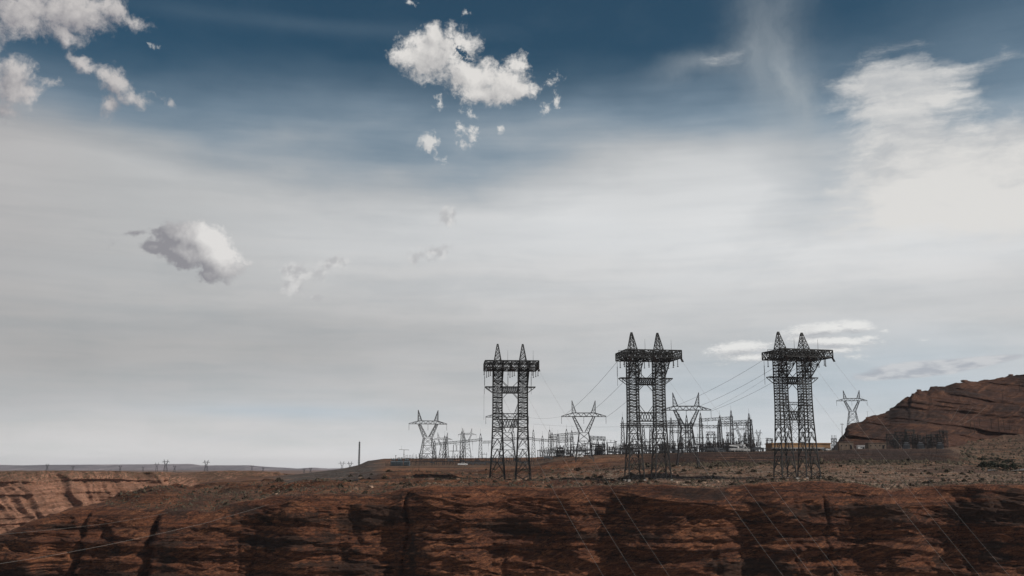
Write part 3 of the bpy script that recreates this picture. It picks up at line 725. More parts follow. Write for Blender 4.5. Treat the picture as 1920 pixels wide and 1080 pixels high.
M['tyre'] = mat_plain('tyre_rubber', (0.02, 0.02, 0.02), 0.85, 0, 0.1, 3)
M['wood'] = mat_plain('creosoted_wood', (0.06, 0.042, 0.032), 0.9, 0, 0.3, 1)
M['shrub'] = mat_plain('sage_leaves', (0.066, 0.052, 0.034), 0.95, 0, 0.45, 0.35)
M['juniper'] = mat_plain('juniper_leaves', (0.030, 0.036, 0.022), 0.95, 0, 0.4, 0.5)
M['stone'] = mat_plain('loose_sandstone', (0.27, 0.18, 0.125), 0.95, 0, 0.4, 0.2)
M['darkstone'] = mat_plain('varnished_sandstone', (0.11, 0.06, 0.042), 0.95, 0, 0.4, 0.2)
M['asphalt'] = mat_plain('worn_asphalt', (0.16, 0.145, 0.135), 0.9, 0, 0.15, 0.3)

class MB:
    """collects boxes, bars and solids for one mesh"""
    def __init__(s): s.v, s.f = [], []
    def bar(s, a, b, w=0.15, w2=None):
        a, b = Vector(a), Vector(b); d = b - a
        if d.length < 1e-6: return s
        d.normalize()
        u = d.cross(Vector((0, 0, 1)) if abs(d.z) < 0.9 else Vector((1, 0, 0))).normalized(); v = d.cross(u)
        n = len(s.v); w2 = w if w2 is None else w2
        for p, h in ((a, w / 2), (b, w2 / 2)):
            s.v += [p + u * h + v * h, p - u * h + v * h, p - u * h - v * h, p + u * h - v * h]
        s.f += [(n, n + 1, n + 5, n + 4), (n + 1, n + 2, n + 6, n + 5), (n + 2, n + 3, n + 7, n + 6), (n + 3, n, n + 4, n + 7), (n + 3, n + 2, n + 1, n), (n + 4, n + 5, n + 6, n + 7)]
        return s
    def box(s, c, size, tz=1.0):
        n = len(s.v); c = Vector(c)
        for z, k in ((-1, 1), (1, tz)):
            for x, y in ((-1, -1), (1, -1), (1, 1), (-1, 1)):
                s.v.append(c + Vector((x * size[0] / 2 * k, y * size[1] / 2 * k, z * size[2] / 2)))
        s.f += [(n + 3, n + 2, n + 1, n), (n + 4, n + 5, n + 6, n + 7)] + [(n + i, n + (i + 1) % 4, n + 4 + (i + 1) % 4, n + 4 + i) for i in range(4)]
        return s
    def lathe(s, a, prof, seg=8, axis=None):
        """prof: list of (distance along axis, radius)"""
        a = Vector(a); d = Vector(axis or (0, 0, 1)).normalized()
        u = d.cross(Vector((0, 0, 1)) if abs(d.z) < 0.9 else Vector((1, 0, 0))).normalized(); v = d.cross(u)
        n0 = len(s.v)
        for t, r in prof:
            for i in range(seg):
                q = 2 * math.pi * i / seg
                s.v.append(a + d * t + u * (r * math.cos(q)) + v * (r * math.sin(q)))
        for k in range(len(prof) - 1):
            for i in range(seg):
                j = (i + 1) % seg
                s.f.append((n0 + k * seg + i, n0 + k * seg + j, n0 + (k + 1) * seg + j, n0 + (k + 1) * seg + i))
        s.f.append(tuple(n0 + i for i in range(seg))[::-1]); s.f.append(tuple(n0 + (len(prof) - 1) * seg + i for i in range(seg)))
        return s
    def prism(s, poly, y0, y1):
        """outline in x, z pushed along y"""
        n = len(s.v); k = len(poly)
        s.v += [Vector((x, y0, z)) for x, z in poly] + [Vector((x, y1, z)) for x, z in poly]
        s.f += [tuple(range(n, n + k)), tuple(range(n + 2 * k - 1, n + k - 1, -1))]
        s.f += [(n + i, n + k + i, n + k + (i + 1) % k, n + (i + 1) % k) for i in range(k)]
        return s
    def build(s, name, mat, parent=None, label=None, kind=None):
        me = bpy.data.meshes.new(name); me.from_pydata(s.v, [], s.f); me.materials.append(mat)
        o = bpy.data.objects.new(name, me); COL.objects.link(o)
        if parent: o.parent = parent
        if label: o['label'] = label
        if kind: o['kind'] = kind
        return o

def thing(name, label, cat, loc=(0, 0, 0), rz=0.0, group=None, scale=1.0):
    o = bpy.data.objects.new(name, None); COL.objects.link(o)
    o.empty_display_size = 0.5
    o.location = loc; o.rotation_euler = (0, 0, rz); o.scale = (scale,) * 3
    tag(o, label, cat, group)
    return o

KIDS = {}
def dup(root, loc, rz=0.0, label=None, group=None, scale=None):
    """copy of a thing with its parts and their sub-parts"""
    if root.name not in KIDS:
        KIDS[root.name] = [(c, [d for d in bpy.data.objects if d.parent == c]) for c in bpy.data.objects if c.parent == root]
    r = root.copy(); COL.objects.link(r); r.location = loc; r.rotation_euler = (0, 0, rz)
    if scale is not None: r.scale = (scale,) * 3 if not isinstance(scale, tuple) else scale
    if label: r['label'] = label
    if group: r['group'] = group
    for c, subs in KIDS[root.name]:
        cc = c.copy(); COL.objects.link(cc); cc.parent = r
        for d in subs:
            dd_ = d.copy(); COL.objects.link(dd_); dd_.parent = cc
    return r

def lerp(a, b, t): return a + (b - a) * t

def panel_bars(mb, c0, c1, w, style='X', ring=True):
    """bracing between two rings of four corners"""
    for i in range(4):
        j = (i + 1) % 4
        if ring: mb.bar(c1[i], c1[j], w)
        if style == 'X': mb.bar(c0[i], c1[j], w); mb.bar(c0[j], c1[i], w)
        elif style == 'Z': mb.bar(c0[i], c1[j], w)
        elif style == 'K':
            m = (c1[i] + c1[j]) / 2; mb.bar(c0[i], m, w); mb.bar(c0[j], m, w)
            q0 = lerp(c0[i], m, .5); q1 = lerp(c0[j], m, .5)
            mb.bar(q0, lerp(c0[i], c1[i], .5), w * .8); mb.bar(q1, lerp(c0[j], c1[j], .5), w * .8)

def truss(mb, a, b, hw, hh, n, wc=0.3, wb=0.15, up=(0, 0, 1), taper=None):
    """box truss from a to b"""
    a, b = Vector(a), Vector(b); d = (b - a).normalized(); up = Vector(up); s = d.cross(up).normalized()
    rings = []
    for i in range(n + 1):
        t = i / n; k = 1.0 if taper is None else taper(t)
        p = lerp(a, b, t)
        rings.append([p + s * hw * k - up * hh * k, p - s * hw * k - up * hh * k, p - s * hw * k + up * hh * k, p + s * hw * k + up * hh * k])
    for i in range(4):
        for r in range(n): mb.bar(rings[r][i], rings[r + 1][i], wc)
    for r in range(n): panel_bars(mb, rings[r], rings[r + 1], wb, 'Z' if r % 2 else 'X')

def insulator_mesh(mb, a, axis, length, r=0.22, pitch=0.28, seg=6):
    n = max(3, int(length / pitch)); prof = [(0, r * .25)]
    for i in range(n):
        t = length * (i + .5) / n
        prof += [(t - length / n * .3, r * .35), (t, r), (t + length / n * .15, r * .35)]
    prof.append((length, r * .25))
    mb.lathe(a, prof, seg, axis)

# ------------------------------------------------------------------ big twin column towers
def make_big_tower():
    S = M['steel']
    root = thing('transmission_tower', '-', 'transmission tower')
    CX = 5.6
    prof = [(0, 3.3), (3.4, 3.15), (9, 2.75), (14.5, 2.5), (19, 2.3), (22, 2.2), (24, 2.1), (27.4, 2.05), (30, 2.0), (32.4, 2.0), (34.8, 2.0), (37, 2.0), (39, 2.0), (41.6, 2.0), (44, 2.0), (46.6, 2.0), (49, 2.0)]
    for sx in (-1, 1):
        cx = sx * CX
        def corners(z, h, cx=cx):
            return [Vector((cx + x * h, y * h, z)) for x, y in ((-1, -1), (1, -1), (1, 1), (-1, 1))]
        rings = [corners(z, h) for z, h in prof]
        for i in range(4):
            mb = MB()
            for r in range(len(rings) - 1): mb.bar(rings[r][i], rings[r + 1][i], 0.42 if r < 8 else 0.38)
            mb.build('corner_post', S, root)
            f = MB(); f.box(rings[0][i] + Vector((0, 0, -1.2)), (1.3, 1.3, 3.4), 0.8); f.build('footing', M['concrete'], root)
        for r in range(len(rings) - 1):
            mb = MB(); a, b = rings[r], rings[r + 1]
            if r < 1:
                panel_bars(mb, a, b, .16, 'X', False)
            elif r < 5:
                panel_bars(mb, a, b, .19, 'K')
                panel_bars(mb, a, b, .09, 'Z', False)
            else:
                m = [lerp(a[i], b[i], .5) for i in range(4)]
                panel_bars(mb, a, m, .13, 'X'); panel_bars(mb, m, b, .13, 'X'); [mb.bar(b[q], b[(q + 1) % 4], .26) for q in range(4)]
            mb.bar(a[0], b[2], .12)
            mb.build('lattice_panel', S, root)
        # forward flare that carries the platform
        mb = MB()
        zs = [41.6, 44, 46.6, 49]
        prev = None
        for k, z in enumerate(zs):
            t = k / 3; y = lerp(-2.0, -11.0, t)
            c = [Vector((cx - 2, y, z)), Vector((cx + 2, y, z)), Vector((cx + 2, -2, z)), Vector((cx - 2, -2, z))]
            if prev:
                mb.bar(prev[0], c[0], .3); mb.bar(prev[1], c[1], .3)
                panel_bars(mb, prev, c, .17, 'X')
                mid0 = (c[0] + c[3]) / 2; mid1 = (c[1] + c[2]) / 2
                mb.bar(prev[3], mid0, .15); mb.bar(prev[2], mid1, .15); mb.bar(mid0, mid1, .15)
            prev = c
        mb.build('flared_bracket', S, root)
        # pointed mast on the platform
        mb = MB(); base = [Vector((cx - 1.6, -3.8, 52)), Vector((cx + 1.6, -3.8, 52)), Vector((cx + 1.7, 1.8, 52)), Vector((cx - 1.7, 1.8, 52))]
        tip = [Vector((cx + x * .32, .2 + y * .32, 60.4)) for x, y in ((-1, -1), (1, -1), (1, 1), (-1, 1))]
        pr = base
        for k in range(1, 6):
            t = k / 5 * .985
            c = [lerp(base[i], tip[i], t) for i in range(4)]
            for i in range(4): mb.bar(pr[i], c[i], .26)
            panel_bars(mb, pr, c, .14, 'X'); pr = c
        mb.box((cx, .1, 60.5), (.8, .8, .5))
        mb.build('pointed_mast', S, root)
        mb = MB(); mb.bar((cx + 4.2, -5, 52), (cx + 4.2, -5, 57.4), .13, .06); mb.build('lightning_rod', S, root)
    # cross beams between the columns
    for z0, z1, x0 in ((24.0, 27.4, CX - 2.05), (20.2, 21.4, CX - 2.2)):
        mb = MB()
        for y in (-2.0, 2.0):
            if z0 > 22:
                for z in (z0, z1): mb.bar((-x0, y, z), (x0, y, z), .34)
            n = 6
            for i in range(n):
                xa, xb = lerp(-x0, x0, i / n), lerp(-x0, x0, (i + 1) / n)
                if z0 > 22: mb.bar((xa, y, z0), (xb, y, z1), .18); mb.bar((xa, y, z1), (xb, y, z0), .18)
            # knee braces
            if z0 > 22:
                for s in (-1, 1): mb.bar((s * (x0), y, z1 + 3.2), (s * (x0 - 2.4), y, z1), .2)
        if z0 > 22:
            for i in range(7):
                x = lerp(-x0, x0, i / 6)
                mb.bar((x, -2, z0), (x, 2, z0), .16); mb.bar((x, -2, z1), (x, 2, z1), .16)
            mb.build('lower_crossbeam', S, root)
    mb = MB()
    for y in (-2.05, 2.05):
        for z in (39.0, 41.6): mb.bar((-CX + 2, y, z), (CX - 2, y, z), .32)
        for i in range(8):
            xa, xb = lerp(-CX + 2, CX - 2, i / 8), lerp(-CX + 2, CX - 2, (i + 1) / 8)
            mb.bar((xa, y, 39), (xb, y, 41.6), .2); mb.bar((xa, y, 41.6), (xb, y, 39), .2)
        for z in (39.9, 40.8): mb.bar((-CX - 2, y, z), (CX + 2, y, z), .16)
        for s in (-1, 1):
            mb.bar((s * (CX - 2), y, 44.2), (s * (CX - 4.6), y, 41.6), .22); mb.bar((s * (CX - 2), y, 36.4), (s * (CX - 4.4), y, 39), .22)
    for i in range(9):
        x = lerp(-CX + 2, CX - 2, i / 8)
        for z in (39, 41.6): mb.bar((x, -2, z), (x, 2, z), .16)
    mb.build('upper_crossbeam', S, root)
    for s in (-1, 1):
        mb = MB()
        e = s * 11.0; w = s * (CX + 2.0)
        for y in (-2.05, 2.05):
            mb.bar((w, y, 41.6), (e, y * .9, 41.6), .3); mb.bar((w, y, 39), (e, y * .9, 41.4), .26)
            mb.bar((w, y, 40.3), (lerp(w, e, .5), y, 41.6), .16); mb.bar((lerp(w, e, .5), y, 40.2), (lerp(w, e, .5), y, 41.6), .16)
        mb.bar((e, -2, 41.6), (e, 2, 41.6), .3); mb.bar((w, -2, 41.6), (e, 2, 41.6), .15)
        mb.build('side_arm', S, root)
    # wide platform truss at the top
    x0, x1, y0, y1, z0, z1 = -11.6, 11.6, -12.6, 3.6, 49.0, 52.0
    chord, brace = MB(), MB()
    xs = [lerp(x0, x1, i / 10) for i in range(11)]; ys = [lerp(y0, y1, i / 7) for i in range(8)]
    ins = lambda x, y: (x * (1 - 0.10 * (1 if y > 2 else 0)), y)
    for z in (z0, z1):
        for y in (y0, -2.0, y1): chord.bar((x0, y, z), (x1, y, z), .42)
        for x in (x0, -CX - 2, -CX + 2, CX - 2, CX + 2, x1): chord.bar((x, y0, z), (x, y1, z), .36)
    for x in (x0, x1):
        for y in (y0, y1): chord.bar((x, y, z0), (x, y, z1), .36)
    chord.build('platform_chord', S, root)
    for y in (y0, -7.5, -2.0, y1):
        for i in range(10):
            a, b = xs[i], xs[i + 1]
            brace.bar((a, y, z0), (b, y, z1), .19); brace.bar((a, y, z1), (b, y, z0), .19); brace.bar((a, y, z0), (a, y, z1), .19)
    for x in (x0, -8, -3.6, 0, 3.6, 8, x1):
        for i in range(7):
            a, b = ys[i], ys[i + 1]
            brace.bar((x, a, z0), (x, b, z1), .18); brace.bar((x, a, z1), (x, b, z0), .18); brace.bar((x, b, z0), (x, b, z1), .18)
    for z in (z0, z1):
        for i in range(5):
            for j in range(3):
                xa, xb = lerp(x0, x1, i / 5), lerp(x0, x1, (i + 1) / 5); ya, yb = lerp(y0, y1, j / 3), lerp(y0, y1, (j + 1) / 3)
                brace.bar((xa, ya, z), (xb, yb, z), .17); brace.bar((xa, yb, z), (xb, ya, z), .17)
    brace.bar((x0, -1, z1 + .9), (x1, -1, z1 + .9), .14)
    for x in xs[::2]: brace.bar((x, -1, z1), (x, -1, z1 + .9), .12)
    brace.build('platform_bracing', S, root)
    # hanging insulators
    for px_ in (-10.6, -0.2, 10.2):
        mb = MB(); mb.bar((px_ - .6, 3.0, 49), (px_ - .6, 3.0, 46.6), .1); insulator_mesh(mb, (px_ - .6, 3.0, 46.6), (0, 0, -1), 4.2, .26); mb.bar((px_ - .6, 3, 42.4), (px_ - .6, 3, 38.6), .1)
        mb.build('insulator_string', M['insul'], root)
        for dx, yy in ((.2, 1.2), (.9, -3.0), (1.5, -7.0), (-1.4, -10.5)):
            mb = MB(); insulator_mesh(mb, (px_ + dx, yy, 48.9), (0, 0, -1), 2.7, .30); mb.box((px_ + dx, yy, 46.0), (.5, .5, .3))
            mb.build('insulator_string', M['insul'], root)
    return root

STRAIN = []
def strain(root, p, d, label=None):
    """strain insulator on a tower along direction d; returns the wire's end (world)"""
    return p

TB = [('twin column steel lattice tower standing left of the other two wide platform towers', 956.5, 905.5, 441),
      ('middle one of the three tall twin column towers, square gap between its columns', 1215, 901, 413),
      ('right hand twin column tower in front of the long tan building', 1495, 897.5, 417)]
T0 = make_big_tower()
BIG = []
def foot_z(px, Yq): return ground(px, Yq)
for k, (lab, px, py, Yd) in enumerate(TB):
    p = PV(px, py, Yd)
    gz = ground(px, Yd).z
    loc = Vector((p.x, p.y, p.z))
    sc_ = (1.0, 1.0, 1.0)
    o = T0 if k == 0 else dup(T0, loc)
    o.location = loc; o.rotation_euler = (0, 0, math.radians((4, 9, 16)[k])); o['label'] = lab; o['group'] = 'three tall twin column towers'
    BIG.append(o)
bpy.context.view_layer.update()

def wire_obj(name, pts, r, mat, label, cat='cable', group=None):
    mb = MB()
    for a, b in zip(pts[:-1], pts[1:]): mb.bar(a, b, 2 * r)
    o = mb.build(name, mat); tag(o, label, cat, group)
    return o

def sagline(a, b, sag, n=16):
    return [Vector((lerp(a.x, b.x, i / n), lerp(a.y, b.y, i / n), lerp(a.z, b.z, i / n) - sag * 4 * (i / n) * (1 - i / n))) for i in range(n + 1)]

# river side conductors: three from each tower, down to the power station below the frame
NAMES = ['left hand', 'middle', 'right hand']
ends = [[(1153, 1080), (1210, 1080), (1268, 1080)], [(1485, 1079), (1539, 1079), (1594, 1079)], [(1800, 1079), (1854, 1079), (1907, 1079)]]
mids = [[(1055, 917), (1103, 917), (1147, 910)], [(1365, 927), (1404, 914), (1449, 904)], [(1663, 925), (1725, 932), (1762, 921)]]
for k, o in enumerate(BIG):
    mw = Matrix.Translation(o.location) @ o.rotation_euler.to_matrix().to_4x4()
    for i, lx in enumerate((-10.6, -0.2, 11.0)):
        s = mw @ Vector((lx, -12.7, 49.3))
        # far end: beyond the bottom of the frame along the same line in the picture
        mx, my = mids[k][i]; ex, ey = ends[k][i]
        q = (1500 - ey) / (ey - my)
        E_ = PV(ex + (ex - mx) * q * .93, 1500, 225.0)
        d = (E_ - s); t3 = d.normalized() * 3.6
        inv = mw.inverted().to_3x3()
        mb = MB(); a = Vector((lx, -12.7, 49.3)); ax = inv @ (t3 - Vector((0, 0, .9)))
        for off in (-.25, .25): insulator_mesh(mb, a + Vector((off, 0, 0)), ax, 3.4, .24)
        mb.build('strain_insulator', M['insul'], o)
        s2 = s + t3 - Vector((0, 0, .9))
        pts = sagline(s2, E_, 3.0, 26)
        wire_obj('power_line', pts, 0.018, M['wire'],
                 f'{NAMES[i]} line slanting down over the red cliff from the {["left", "middle", "right"][k]} twin column tower', 'power line', 'lines slanting down over the cliff')
# ------------------------------------------------------------------ waist pylons
def make_pylon(mat, far=False):
    k = 1.6 if far else 1.0
    root = thing('waist_pylon', '-', 'pylon')
    W, B = .34 * k, .17 * k
    cor = lambda z, hx, hy: [Vector((x * hx, y * hy, z)) for x, y in ((-1, -1), (1, -1), (1, 1), (-1, 1))]
    lv = [(0, 5.6, 5.0), (6.5, 4.75, 4.2), (12, 3.9, 3.4), (17, 3.15, 2.6), (21.4, 2.5, 1.9)]
    R = [cor(*q) for q in lv]
    for i in range(4):
        mb = MB()
        for r in range(4): mb.bar(R[r][i], R[r + 1][i], W)
        mb.build('leg', mat, root)
    mb = MB()
    for r in range(4): panel_bars(mb, R[r], R[r + 1], B, 'K' if r < 2 else 'X', r != 0)
    mb.build('body_bracing', mat, root)
    for s in (-1, 1):
        mb = MB()
        lo = [Vector((s * 2.5, -1.9, 21.4)), Vector((s * 2.5, 1.9, 21.4)), Vector((s * .6, 1.6, 21.9)), Vector((s * .6, -1.6, 21.9))]
        hi = [Vector((s * 6.1, -1.3, 30)), Vector((s * 6.1, 1.3, 30)), Vector((s * 5.0, 1.3, 30)), Vector((s * 5.0, -1.3, 30))]
        pr = lo
        for n in range(1, 5):
            t = n / 4; c = [lerp(lo[i], hi[i], t) for i in range(4)]
            for i in range(4): mb.bar(pr[i], c[i], W * .8)
            panel_bars(mb, pr, c, B * .8, 'Z'); pr = c
        mb.build('window_arm', mat, root)
        mb = MB()
        b = [Vector((s * 6.2, -1.2, 31.8)), Vector((s * 6.2, 1.2, 31.8)), Vector((s * 4.0, 1.2, 31.8)), Vector((s * 4.0, -1.2, 31.8))]
        tp = [Vector((s * 6.3, y * .15, 38.6)) for y in (-1, 1, 1, -1)]
        pr = b
        for n in range(1, 5):
            t = n / 4 * .98; c = [lerp(b[i], tp[i], t) for i in range(4)]
            for i in range(4): mb.bar(pr[i], c[i], W * .7)
            panel_bars(mb, pr, c, B * .7, 'Z'); pr = c
        mb.build('peak', mat, root)
        mb = MB()
        for y in (-1.2, 1.2):
            mb.bar((s * 6, y, 31.9), (s * 12, y * .15, 30.2), W * .8); mb.bar((s * 6, y, 30), (s * 12, y * .15, 29.9), W * .8)
            mb.bar((s * 8, y * .7, 30), (s * 8, y * .7, 31.4), B); mb.bar((s * 6, y, 31.9), (s * 8, y * .7, 30), B); mb.bar((s * 8, y * .7, 31.4), (s * 10, y * .4, 30), B)
        mb.build('crossarm', mat, root)
    mb = MB()
    for y in (-1.3, 1.3):
        mb.bar((-6.1, y, 30), (6.1, y, 30), W * .9); mb.bar((-6.1, y, 31.9), (6.1, y, 31.9), W * .9)
        for n in range(8):
            a, b_ = lerp(-6, 6, n / 8), lerp(-6, 6, (n + 1) / 8)
            z0_, z1_ = (30, 31.9) if n % 2 else (31.9, 30)
            mb.bar((a, y, z0_), (b_, y, z1_), B)
    for n in range(9):
        a = lerp(-6, 6, n / 8); mb.bar((a, -1.3, 30), (a, 1.3, 30), B); mb.bar((a, -1.3, 31.9), (a, 1.3, 31.9), B)
    mb.build('bridge', mat, root)
    for x in (-11.9, 0, 11.9):
        mb = MB(); insulator_mesh(mb, (x, 0, 29.9), (0, 0, -1), 3.8, .2 * k); mb.build('insulator_string', M['insul'], root)
    return root

def width_scale(wpx, Yd): return wpx * Yd / FPX / 24.2
PYL = [  # px centre, tip width px, feet py, Y, yaw deg, label, far
    (802.5, 73, None, 610, 18, 'slim waisted pylon standing left of the left tall tower', 789.5 - 30),
    (1094.5, 84, 886, 528, 0, 'waisted pylon standing alone between the left and middle tall towers', None),
    (1286.5, 93, 880, 480, -4, 'waisted pylon standing close to the right of the middle tall tower', None),
    (951, 81, None, 575, 3, 'waisted pylon seen behind the columns of the left tall tower', None),
    (1597, 56, 795, 800, -8, 'waisted pylon rising from behind the edge of the red hill', None),
    (1489, 60, None, 700, 6, 'waisted pylon seen through the gap of the right tall tower', None),
    (876, 34, None, 900, 0, 'small distant pylon behind the left switchyard gantry', None),
    (830, 36, None, 980, 8, 'small distant pylon just right of the slim waisted pylon', None),
    (1391, 42, None, 950, 12, 'small distant pylon behind the rightmost switchyard gantry', None),
    (1422, 19, None, 1250, 30, 'tiny distant pylon between the gantries and the right tall tower', None),
]
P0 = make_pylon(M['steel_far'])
brid = [795, 781, 769, 782, 751.5, 759, 815, 824, 806, 812]      # bridge height in the picture
for k, (px, wpx, py, Yd, yaw, lab, _) in enumerate(PYL):
    sc_ = width_scale(wpx, Yd)
    top_ = PV(px, brid[k], Yd)                     # bridge bottom, 30 m above the feet
    loc = Vector((top_.x, Yd, top_.z - 30 * sc_))
    o = P0 if k == 0 else dup(P0, loc)
    o.location = loc; o.rotation_euler = (0, 0, math.radians(yaw)); o.scale = (sc_,) * 3
    o['label'] = lab; o['group'] = 'waisted lattice pylons'
    PYL[k] = (loc, sc_, math.radians(yaw))
# tiny ones on the far plain, left
PF = make_pylon(M['steel_far'], True)
first = True
for (px, ty, by, lab) in [(310, 862.5, 884, 'tiny pylon on the far rim, the left of two larger distant ones'), (386, 863.5, 884, 'tiny pylon on the far rim, the right of two larger distant ones'),
                     (293.5, 868, 884, None), (88, 870, 884, None), (136, 873, 885, None), (225, 873, 885, None), (327, 873, 885, None), (472, 872, 885, None), (493, 876, 886, None),
                     (268, 875, 885, None), (582, 877, 888, None), (570, 878, 889, None), (641, 865.5, 885, 'tiny pylon showing just above the grey gravel spur, left of its neighbour'), (656, 866, 885, 'tiny pylon showing above the grey gravel spur beside the slim radio mast')]:
    h = (by - ty)
    Yd = 38.6 * .9 * FPX / h * .92
    Yd = min(Yd, 4800)
    p = PV(px, by, Yd); sc_ = h / FPX * Yd * 1.03 / 38.6
    o = PF if first else dup(PF, p)
    first = False
    o.location = p; o.rotation_euler = (0, 0, random.uniform(-.2, .5)); o.scale = (sc_,) * 3
    o['label'] = lab or 'minute faint pylon on the plain ' + ('at the far left edge, ' if px < 100 else 'above the sunlit far wall, ' if px < 240 else 'beside the two larger distant pylons, ' if px < 400 else 'right of both larger distant pylons, ' if px < 520 else 'near the grey spur, ') + ('taller' if ty < 874 else 'lower'); o['group'] = 'minute pylons on the horizon'

# conductors between towers and pylons
def W_(k, x, z=26.0):
    loc, s, yaw = PYL[k]
    return loc + Vector((x * s * math.cos(yaw), x * s * math.sin(yaw), z * s))
def TW(k, x, y=3.6, z=49.3):
    o = BIG[k]; return (Matrix.Translation(o.location) @ o.rotation_euler.to_matrix().to_4x4()) @ Vector((x, y, z))
side = ['left', 'centre', 'right']
for k, pk, nm in ((2, 2, 'from the right tall tower down to the pylon by the middle tower'), (1, 1, 'from the middle tall tower down to the lone pylon')):
    for i, (lx, wx) in enumerate(((-10.6, -11.9), (-.2, 0), (10.2, 11.9))):
        wire_obj('conductor', sagline(TW(k, lx), W_(pk, wx, 29.5), 1.6), .04, M['wire_dark'], f'{["lowest", "middle", "uppermost"][::-1][i]} conductor {nm}', 'cable', 'conductors between towers')
wire_obj('conductor', sagline(TW(0, -11.4, 3.6, 41), Vector((TW(0, -11.4, 3.6, 41).x, TW(0, -11.4).y, TW(0, -11.4).z - 22)), 0), .04, M['wire_dark'], 'thin vertical wire hanging from the left arm of the left tall tower', 'cable')
# ground-side jumpers strung across the yard
for (a, b, Yd, lab) in [((992, 783), (1052, 781), 560, 'nearly level conductor between the hidden pylon and the lone pylon'), ((1000, 795), (1166, 800), 600, 'long level conductor across the yard behind the lone pylon'),
                        ((1134, 822), (1166, 826), 600, 'short sagging wire leading right from the small box gantry'), ((1410, 818), (1445, 822), 640, 'short wire leading right from the last gantry'),
                        ((1333, 768), (1450, 700), 455, 'slender shield wire climbing towards the right tall tower'), ((1404, 830), (1500, 834), 640, 'low wire running toward the tan building')]:
    wire_obj('conductor', sagline(PV(*a, Yd), PV(*b, Yd), .8), .032, M['wire_dark'], lab, 'cable', 'conductors over the switchyard')
# two pale cables on the left
a, b = PV(663, 887, 520), PV(-260, 1098, 255)
wire_obj('power_line', [PV(px, py, Yd) for px, py, Yd in [(665, 884, 560), (640, 895, 500), (597, 914, 440), (540, 935, 400), (464, 958, 375), (380, 982, 350), (280, 1005, 330), (200, 1022, 315), (100, 1041, 300), (0, 1057, 285), (-120, 1076, 270), (-300, 1102, 255)]], .018, M['wire'], 'long pale cable sagging across the whole left cliff, the lower of two', 'power line', 'cables across the left cliff')
wire_obj('power_line', [PV(px, py, Yd) for px, py, Yd in [(315, 961, 385), (283, 968, 372), (200, 982, 350), (100, 993, 330), (0, 1002, 310), (-120, 1012, 290), (-300, 1026, 275)]], .014, M['wire'], 'pale cable across the left cliff, the upper and shorter of two', 'power line', 'cables across the left cliff')

# ------------------------------------------------------------------ switchyard gantries
def mast(root, base, top, hb=1.35, ht=.45, rod=3.0):
    """lattice column from base to a pointed top, as a part of a gantry"""
    h = top.z - base.z; n = max(5, int(h / 2.3)); mb = MB(); pr = None
    for i in range(n + 1):
        t = i / n; hh = lerp(hb, ht, t) if t < .86 else ht * lerp(1.2, .25, (t - .86) / .14)
        c = [base + Vector((x * hh, y * hh, h * t)) for x, y in ((-1, -1), (1, -1), (1, 1), (-1, 1))]
        if pr:
            for q in range(4): mb.bar(pr[q], c[q], .20)
            panel_bars(mb, pr, c, .12, 'X')
        pr = c
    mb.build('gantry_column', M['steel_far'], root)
    if rod:
        r = MB(); r.bar(top, top + Vector((0, 0, rod)), .10, .05); r.build('lightning_rod', M['steel_far'], root)

def gantry(label, Yd, columns, beams, hh=.65, rod=3.0, hb=1.35):
    cx = sum(c[0] for c in columns) / len(columns)
    o0 = ground(cx, Yd)
    root = thing('switchyard_gantry', label, 'gantry', o0, group='steel gantries in the switchyard')
    for c in columns:
        y = c[2] if len(c) > 2 else Yd
        g0 = ground(c[0], y); t = PV(c[0], c[1], y)
        g0 = Vector((t.x, y, g0.z - .4))
        mast(root, g0 - o0, Vector((t.x, y, t.z)) - o0, rod=rod, hb=hb)
    for (xa, ya, xb, yb, *r) in beams:
        y = r[0] if r else Yd
        a, b = PV(xa, ya, y) - o0, PV(xb, yb, y) - o0
        mb = MB(); truss(mb, a, b, .6, hh, max(3, int((b - a).length / 1.9)), .2, .12)
        n = max(1, int((b - a).length / 7))
        mb.build('gantry_beam', M['steel_far'], root)
        for i in range(n):
            p = lerp(a, b, (i + .5) / n) - Vector((0, 0, hh))
            s_ = MB(); insulator_mesh(s_, p, (0, 0, -1), 2.0, .18); s_.bar(p - Vector((0, 0, 2)), p - Vector((0, 0, 5.5)), .06); s_.build('insulator_string', M['insul'], root)
    return root
gantry('long sloping gantry behind the slim pylon at the left end of the yard', 640, [(815, 826), (834, 817), (838, 819), (866, 809), (870, 812), (901, 813)], [(814, 833, 868, 828), (868, 828, 904, 824), (904, 829, 928, 828.5)])
gantry('gantry seen between and behind the columns of the left tall tower', 640, [(963, 808), (1000, 806), (1017, 817)], [(942, 823, 1000, 822), (1000, 824, 1046, 827)])
gantry('double beam gantry just left of the lone waisted pylon', 620, [(1030.5, 806), (1035, 811, 628), (1046, 814), (1062, 804.5), (1072, 807, 628)], [(1029, 817.5, 1084, 812), (1029, 822, 1075, 821), (1046, 828, 1075, 826, 628)])
gantry('small flat topped box gantry just right of the lone waisted pylon', 600, [(1108, 824), (1120, 824), (1132, 824), (1108, 824, 608), (1132, 824, 608)], [(1106, 820, 1135, 821.5), (1106, 822, 1135, 823.5, 608), (1106, 835, 1135, 836)], rod=0, hh=.8, hb=.9)
gantry('long gantry passing behind the middle tall tower', 590, [(1167, 782), (1206, 797), (1220, 797), (1258, 783), (1273, 776), (1287, 778.5), (1296, 790)], [(1163, 796, 1297, 796), (1163, 799.5, 1297, 799.5, 597), (1248, 791, 1278, 790), (1255, 809.5, 1296, 809.5), (1296, 797, 1318, 797)])
gantry('high gantry with the tallest pointed columns right of the middle tower', 600, [(1313, 774), (1349.5, 779), (1370.5, 769.5)], [(1310, 788, 1374, 783.5), (1312, 800, 1350, 800, 608)], hh=.8)
